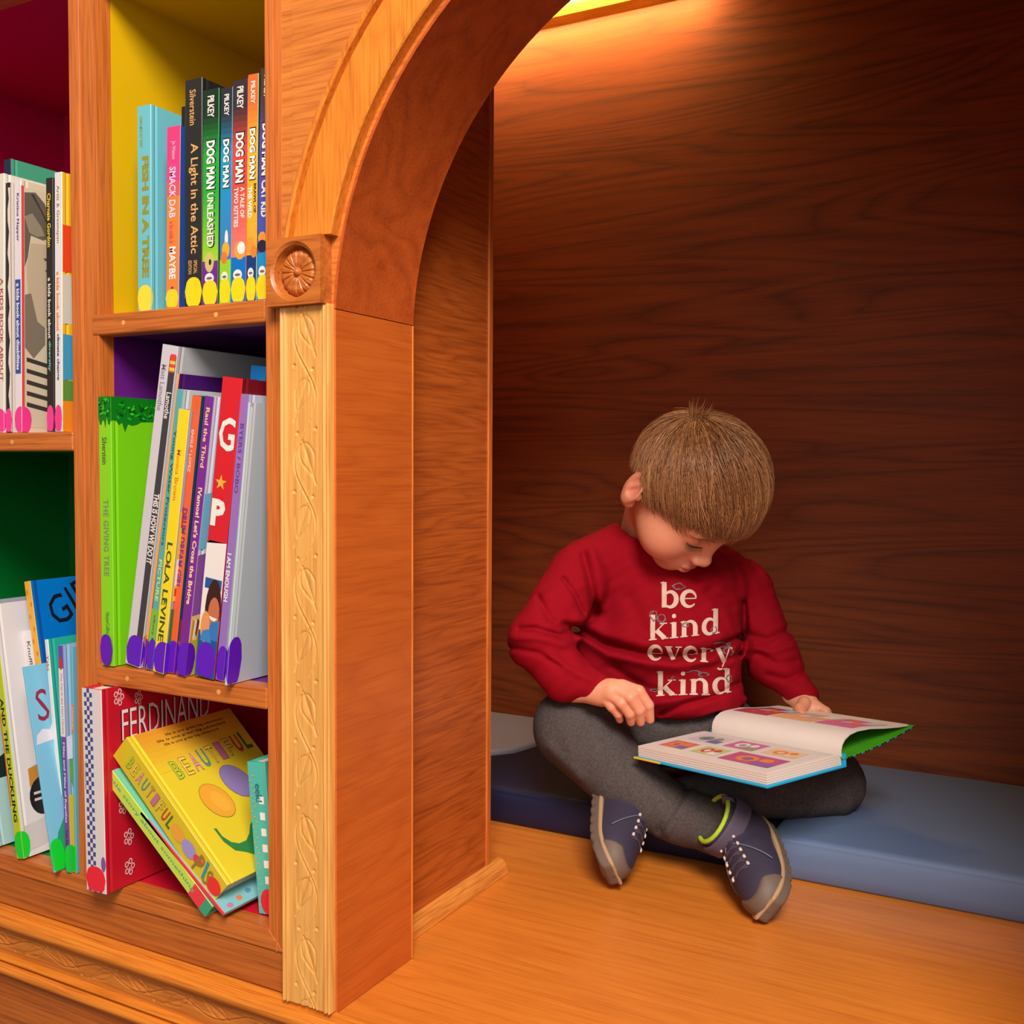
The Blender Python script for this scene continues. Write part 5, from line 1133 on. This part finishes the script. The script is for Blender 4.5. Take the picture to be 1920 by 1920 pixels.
# ------------------------------------------------------------------ open picture book in the lap
A, B0, Dq, Eq, Fq, Gq = [np.array(v) for v in ((-.4244, .5715, .1644), (-.2327, .485, .1791), (-.2987, .357, .1792), (-.4784, .451, .1728), (-.1636, .6169, .1877), (-.3598, .6925, .1761))]
OB = empty('open_book', tuple(A), 'open comic book with a blue and green cover lying across the child\'s lap', 'book'); OBi = Matrix.Translation(tuple(-A))
def ob(o): o.parent = OB; o.matrix_parent_inverse = OBi.copy(); return o
gut = (B0-A)/np.linalg.norm(B0-A); pw = (Dq-B0)/np.linalg.norm(Dq-B0); nrm = np.cross(gut, pw); nrm /= np.linalg.norm(nrm); nrm = nrm if nrm[2] > 0 else -nrm
pw = np.cross(nrm, gut); pw = pw if pw @ (Dq-B0) > 0 else -pw
BH, BW, TH = .208, .139, .0135
def bp_(g, w, n): return tuple(A+gut*g+pw*w+nrm*n)
paper = pm((226, 214, 206), .75, .03, 60, name='page_paper')
# right-hand page block (towards the viewer): rounded drop into the gutter
prof = [(0.001, -.006), (.006, -.0015), (.014, .0006), (.030, .0010), (.08, .0004), (BW-.004, -.0004)]
m = MB(); ring = [(w, n) for w, n in prof]+[(BW-.004, -TH), (.0, -TH)]
m.sweep([[bp_(g, w, n) for w, n in ring] for g in (.003, BH-.003)])
# page edge lines as thin layers
o = ob(smooth_by_angle(m.build('page_block', paper), .5))
m = MB()
for k in range(4):
    n = -.0025-.0028*k; m.tube([bp_(.003, BW-.0038, n), bp_(BH-.0028, BW-.0038, n)], .00022, 4); m.tube([bp_(BH-.0028, .004, n), bp_(BH-.0028, BW-.0038, n)], .00022, 4)
ob(m.build('page_edges', pm((206, 194, 188), .8, .05, 60, name='page_line_tone')))  # edge lines slightly darker than the paper
# cover boards
cyan = pm((20, 170, 226), .35, .05, 60, name='cyan_cover'); lime = pm((74, 170, 30), .35, .3, 25, name='green_cover')
m = MB(); m.sweep([[bp_(g, w, n) for w, n in ((-.002, -TH-.0003), (BW, -TH-.0003), (BW, -TH-.0026), (-.002, -TH-.0026))] for g in (-.001, BH+.001)]); c1 = ob(m.build('cover', cyan, bevel=.0004)); c1['label'] = 'cyan back cover'
m = MB(); m.sweep([[bp_(g, w, n) for w, n in ((-.0042, -.0005), (-.0020, -.0005), (-.0020, -TH-.0026), (-.0042, -TH-.0026))] for g in (-.001, BH+.001)]); ob(m.build('spine', cyan, bevel=.0004))
m = MB(); m.box((0, 0, 0), (1, 1, 1)); Vy = [bp_(.0-.0012+(x*.046), BW-.0002+y*.0006, -TH-.0026+z*.0024) for x, y, z in m.V]; ob(mesh('yellow_corner', Vy, m.F, pm((246, 206, 20), .4, .05, 60, name='yellow_print')))
# lifted left half: cover board and curling pages; frame from gutter B0/A towards F/G
lw = (Fq-B0)+(Gq-A); lw -= gut*(lw@gut); lw /= np.linalg.norm(lw); ln = np.cross(lw, gut); ln = ln if ln[2] > 0 else -ln
def lp(g, w, n): return tuple(A+gut*g+lw*w+ln*n)
m = MB(); R_ = []
cpf = [(0, -.0045), (.03, -.006), (.07, -.005), (.11, -.002), (.149, .002)]
for g in (-.001, BH+.001): R_.append([lp(g, w, n) for w, n in cpf]+[lp(g, w, n-.0022) for w, n in cpf[::-1]])
m.sweep(R_); c2 = ob(m.build('cover', lime, bevel=.0003)); c2['label'] = 'green front cover'
m = MB(); m2 = MB(); cl = [(20, 150, 220), (20, 20, 16), (90, 180, 40)]
for i in range(26):
    w0, w1 = .149*i/26, .149*(i+.8)/26
    def cn_(w): return float(np.interp(w, [c[0] for c in cpf], [c[1] for c in cpf]))
    q = [lp(BH+.0013, w0, cn_(w0)-.0002), lp(BH+.0013, w1, cn_(w1)-.0002), lp(BH+.0013, w1, cn_(w1)-.0021), lp(BH+.0013, w0, cn_(w0)-.0021)]
    (m if i % 3 else m2).add(q, [(0, 1, 2, 3)])
ob(m.build('edge_print', pm((24, 30, 14), .5, .5, 300, name='dark_edge_print'))); ob(m2.build('edge_print', pm((20, 150, 220), .4, .1, 100, name='blue_edge_print')))
# pages: thick bundle that swells from the gutter and flattens at the fore-edge
pp_ = [(0.0005, -.004), (.0010, .004), (.004, .0105), (.010, .0160), (.020, .0195), (.035, .0205), (.06, .0180), (.09, .0120), (.12, .0070), (.140, .0045)]
m = MB(); R_ = []
for k in range(9):
    g = .003+(BH-.006)*k/8; R_.append([lp(g, w, n) for w, n in pp_]+[lp(g, w, n-.0018-.0004*(i > 2)) for i, (w, n) in list(enumerate(pp_))[::-1]])
m.sweep(R_); ob(smooth_by_angle(m.build('page_block', paper), .6))
# printed comic panels on both pages (generic coloured scenes)
def top_r(w): return float(np.interp(w, [p[0] for p in prof], [p[1] for p in prof]))+.0002
def top_l(w): return float(np.interp(w, [p[0] for p in pp_], [p[1] for p in pp_]))+.0002
def panel(m, fn, top, g0, g1, w0, w1, k=0, inset=0):
    G_ = 6; W_ = 6; V = []; 
    for i in range(G_+1):
        for j in range(W_+1):
            w = w0+inset+(w1-w0-2*inset)*j/W_; V.append(fn(g0+inset+(g1-g0-2*inset)*i/G_, w, top(w)+.00004*k))
    F = [(i*(W_+1)+j, i*(W_+1)+j+1, (i+1)*(W_+1)+j+1, (i+1)*(W_+1)+j) for i in range(G_) for j in range(W_)]; m.add(V, F)
def disc(m, fn, top, g, w, rg, rw, k, n=16): m.add([fn(g+rg*math.cos(2*math.pi*i/n), w+rw*math.sin(2*math.pi*i/n), top(w+rw*math.sin(2*math.pi*i/n))+.00004*k) for i in range(n)], [tuple(range(n))])
pcol = [(214, 96, 150), (240, 176, 130), (150, 190, 220), (206, 60, 90), (196, 200, 110), (120, 70, 160)]
rq = random.Random(21)
def page_art(fn, top, cells):
    for ci, (g0, g1, w0, w1, c, c2_, c3_) in enumerate(cells):
        m = MB(); panel(m, fn, top, g0, g1, w0, w1, 1); ob(m.build('comic_panel', pm(c, .6, .15, 90)))
        m = MB()
        disc(m, fn, top, (g0+g1)/2-(g1-g0)*.12, (w0+w1)/2, (g1-g0)*.20, (w1-w0)*.30, 3); disc(m, fn, top, (g0+g1)/2+(g1-g0)*.22, (w0+w1)/2-.004, (g1-g0)*.12, (w1-w0)*.2, 3); ob(m.build('comic_figure', pm(c2_, .6, .1, 90)))
        m = MB(); disc(m, fn, top, (g0+g1)/2-(g1-g0)*.10, (w0+w1)/2+.001, (g1-g0)*.10, (w1-w0)*.16, 5); panel(m, fn, top, g0+(g1-g0)*.62, g1-.001, w1-(w1-w0)*.42, w1-.001, 5); ob(m.build('comic_figure', pm(c3_, .6, .1, 90)))
OR_, PK_, BL_, WHp, MG = (236, 140, 60), (226, 130, 170), (170, 196, 216), (232, 226, 226), (196, 66, 86)
page_art(lp, top_l, [(.012, .070, .034, .112, MG, OR_, BL_), (.074, .136, .036, .112, (240, 170, 120), BL_, WHp), (.140, .196, .038, .112, (220, 110, 160), OR_, (196, 206, 226))])
page_art(bp_, top_r, [(.020, .070, .030, .066, (214, 196, 206), (130, 150, 110), (120, 110, 170)), (.080, .126, .030, .066, (214, 110, 160), (236, 226, 226), (150, 160, 120)), (.138, .186, .034, .064, (236, 196, 160), OR_, (240, 200, 160)),
   (.018, .058, .080, .114, (226, 120, 100), OR_, (130, 110, 170)), (.070, .108, .080, .114, (196, 200, 120), (210, 60, 80), WHp), (.118, .192, .076, .118, (196, 90, 136), (236, 140, 60), (150, 100, 170))])
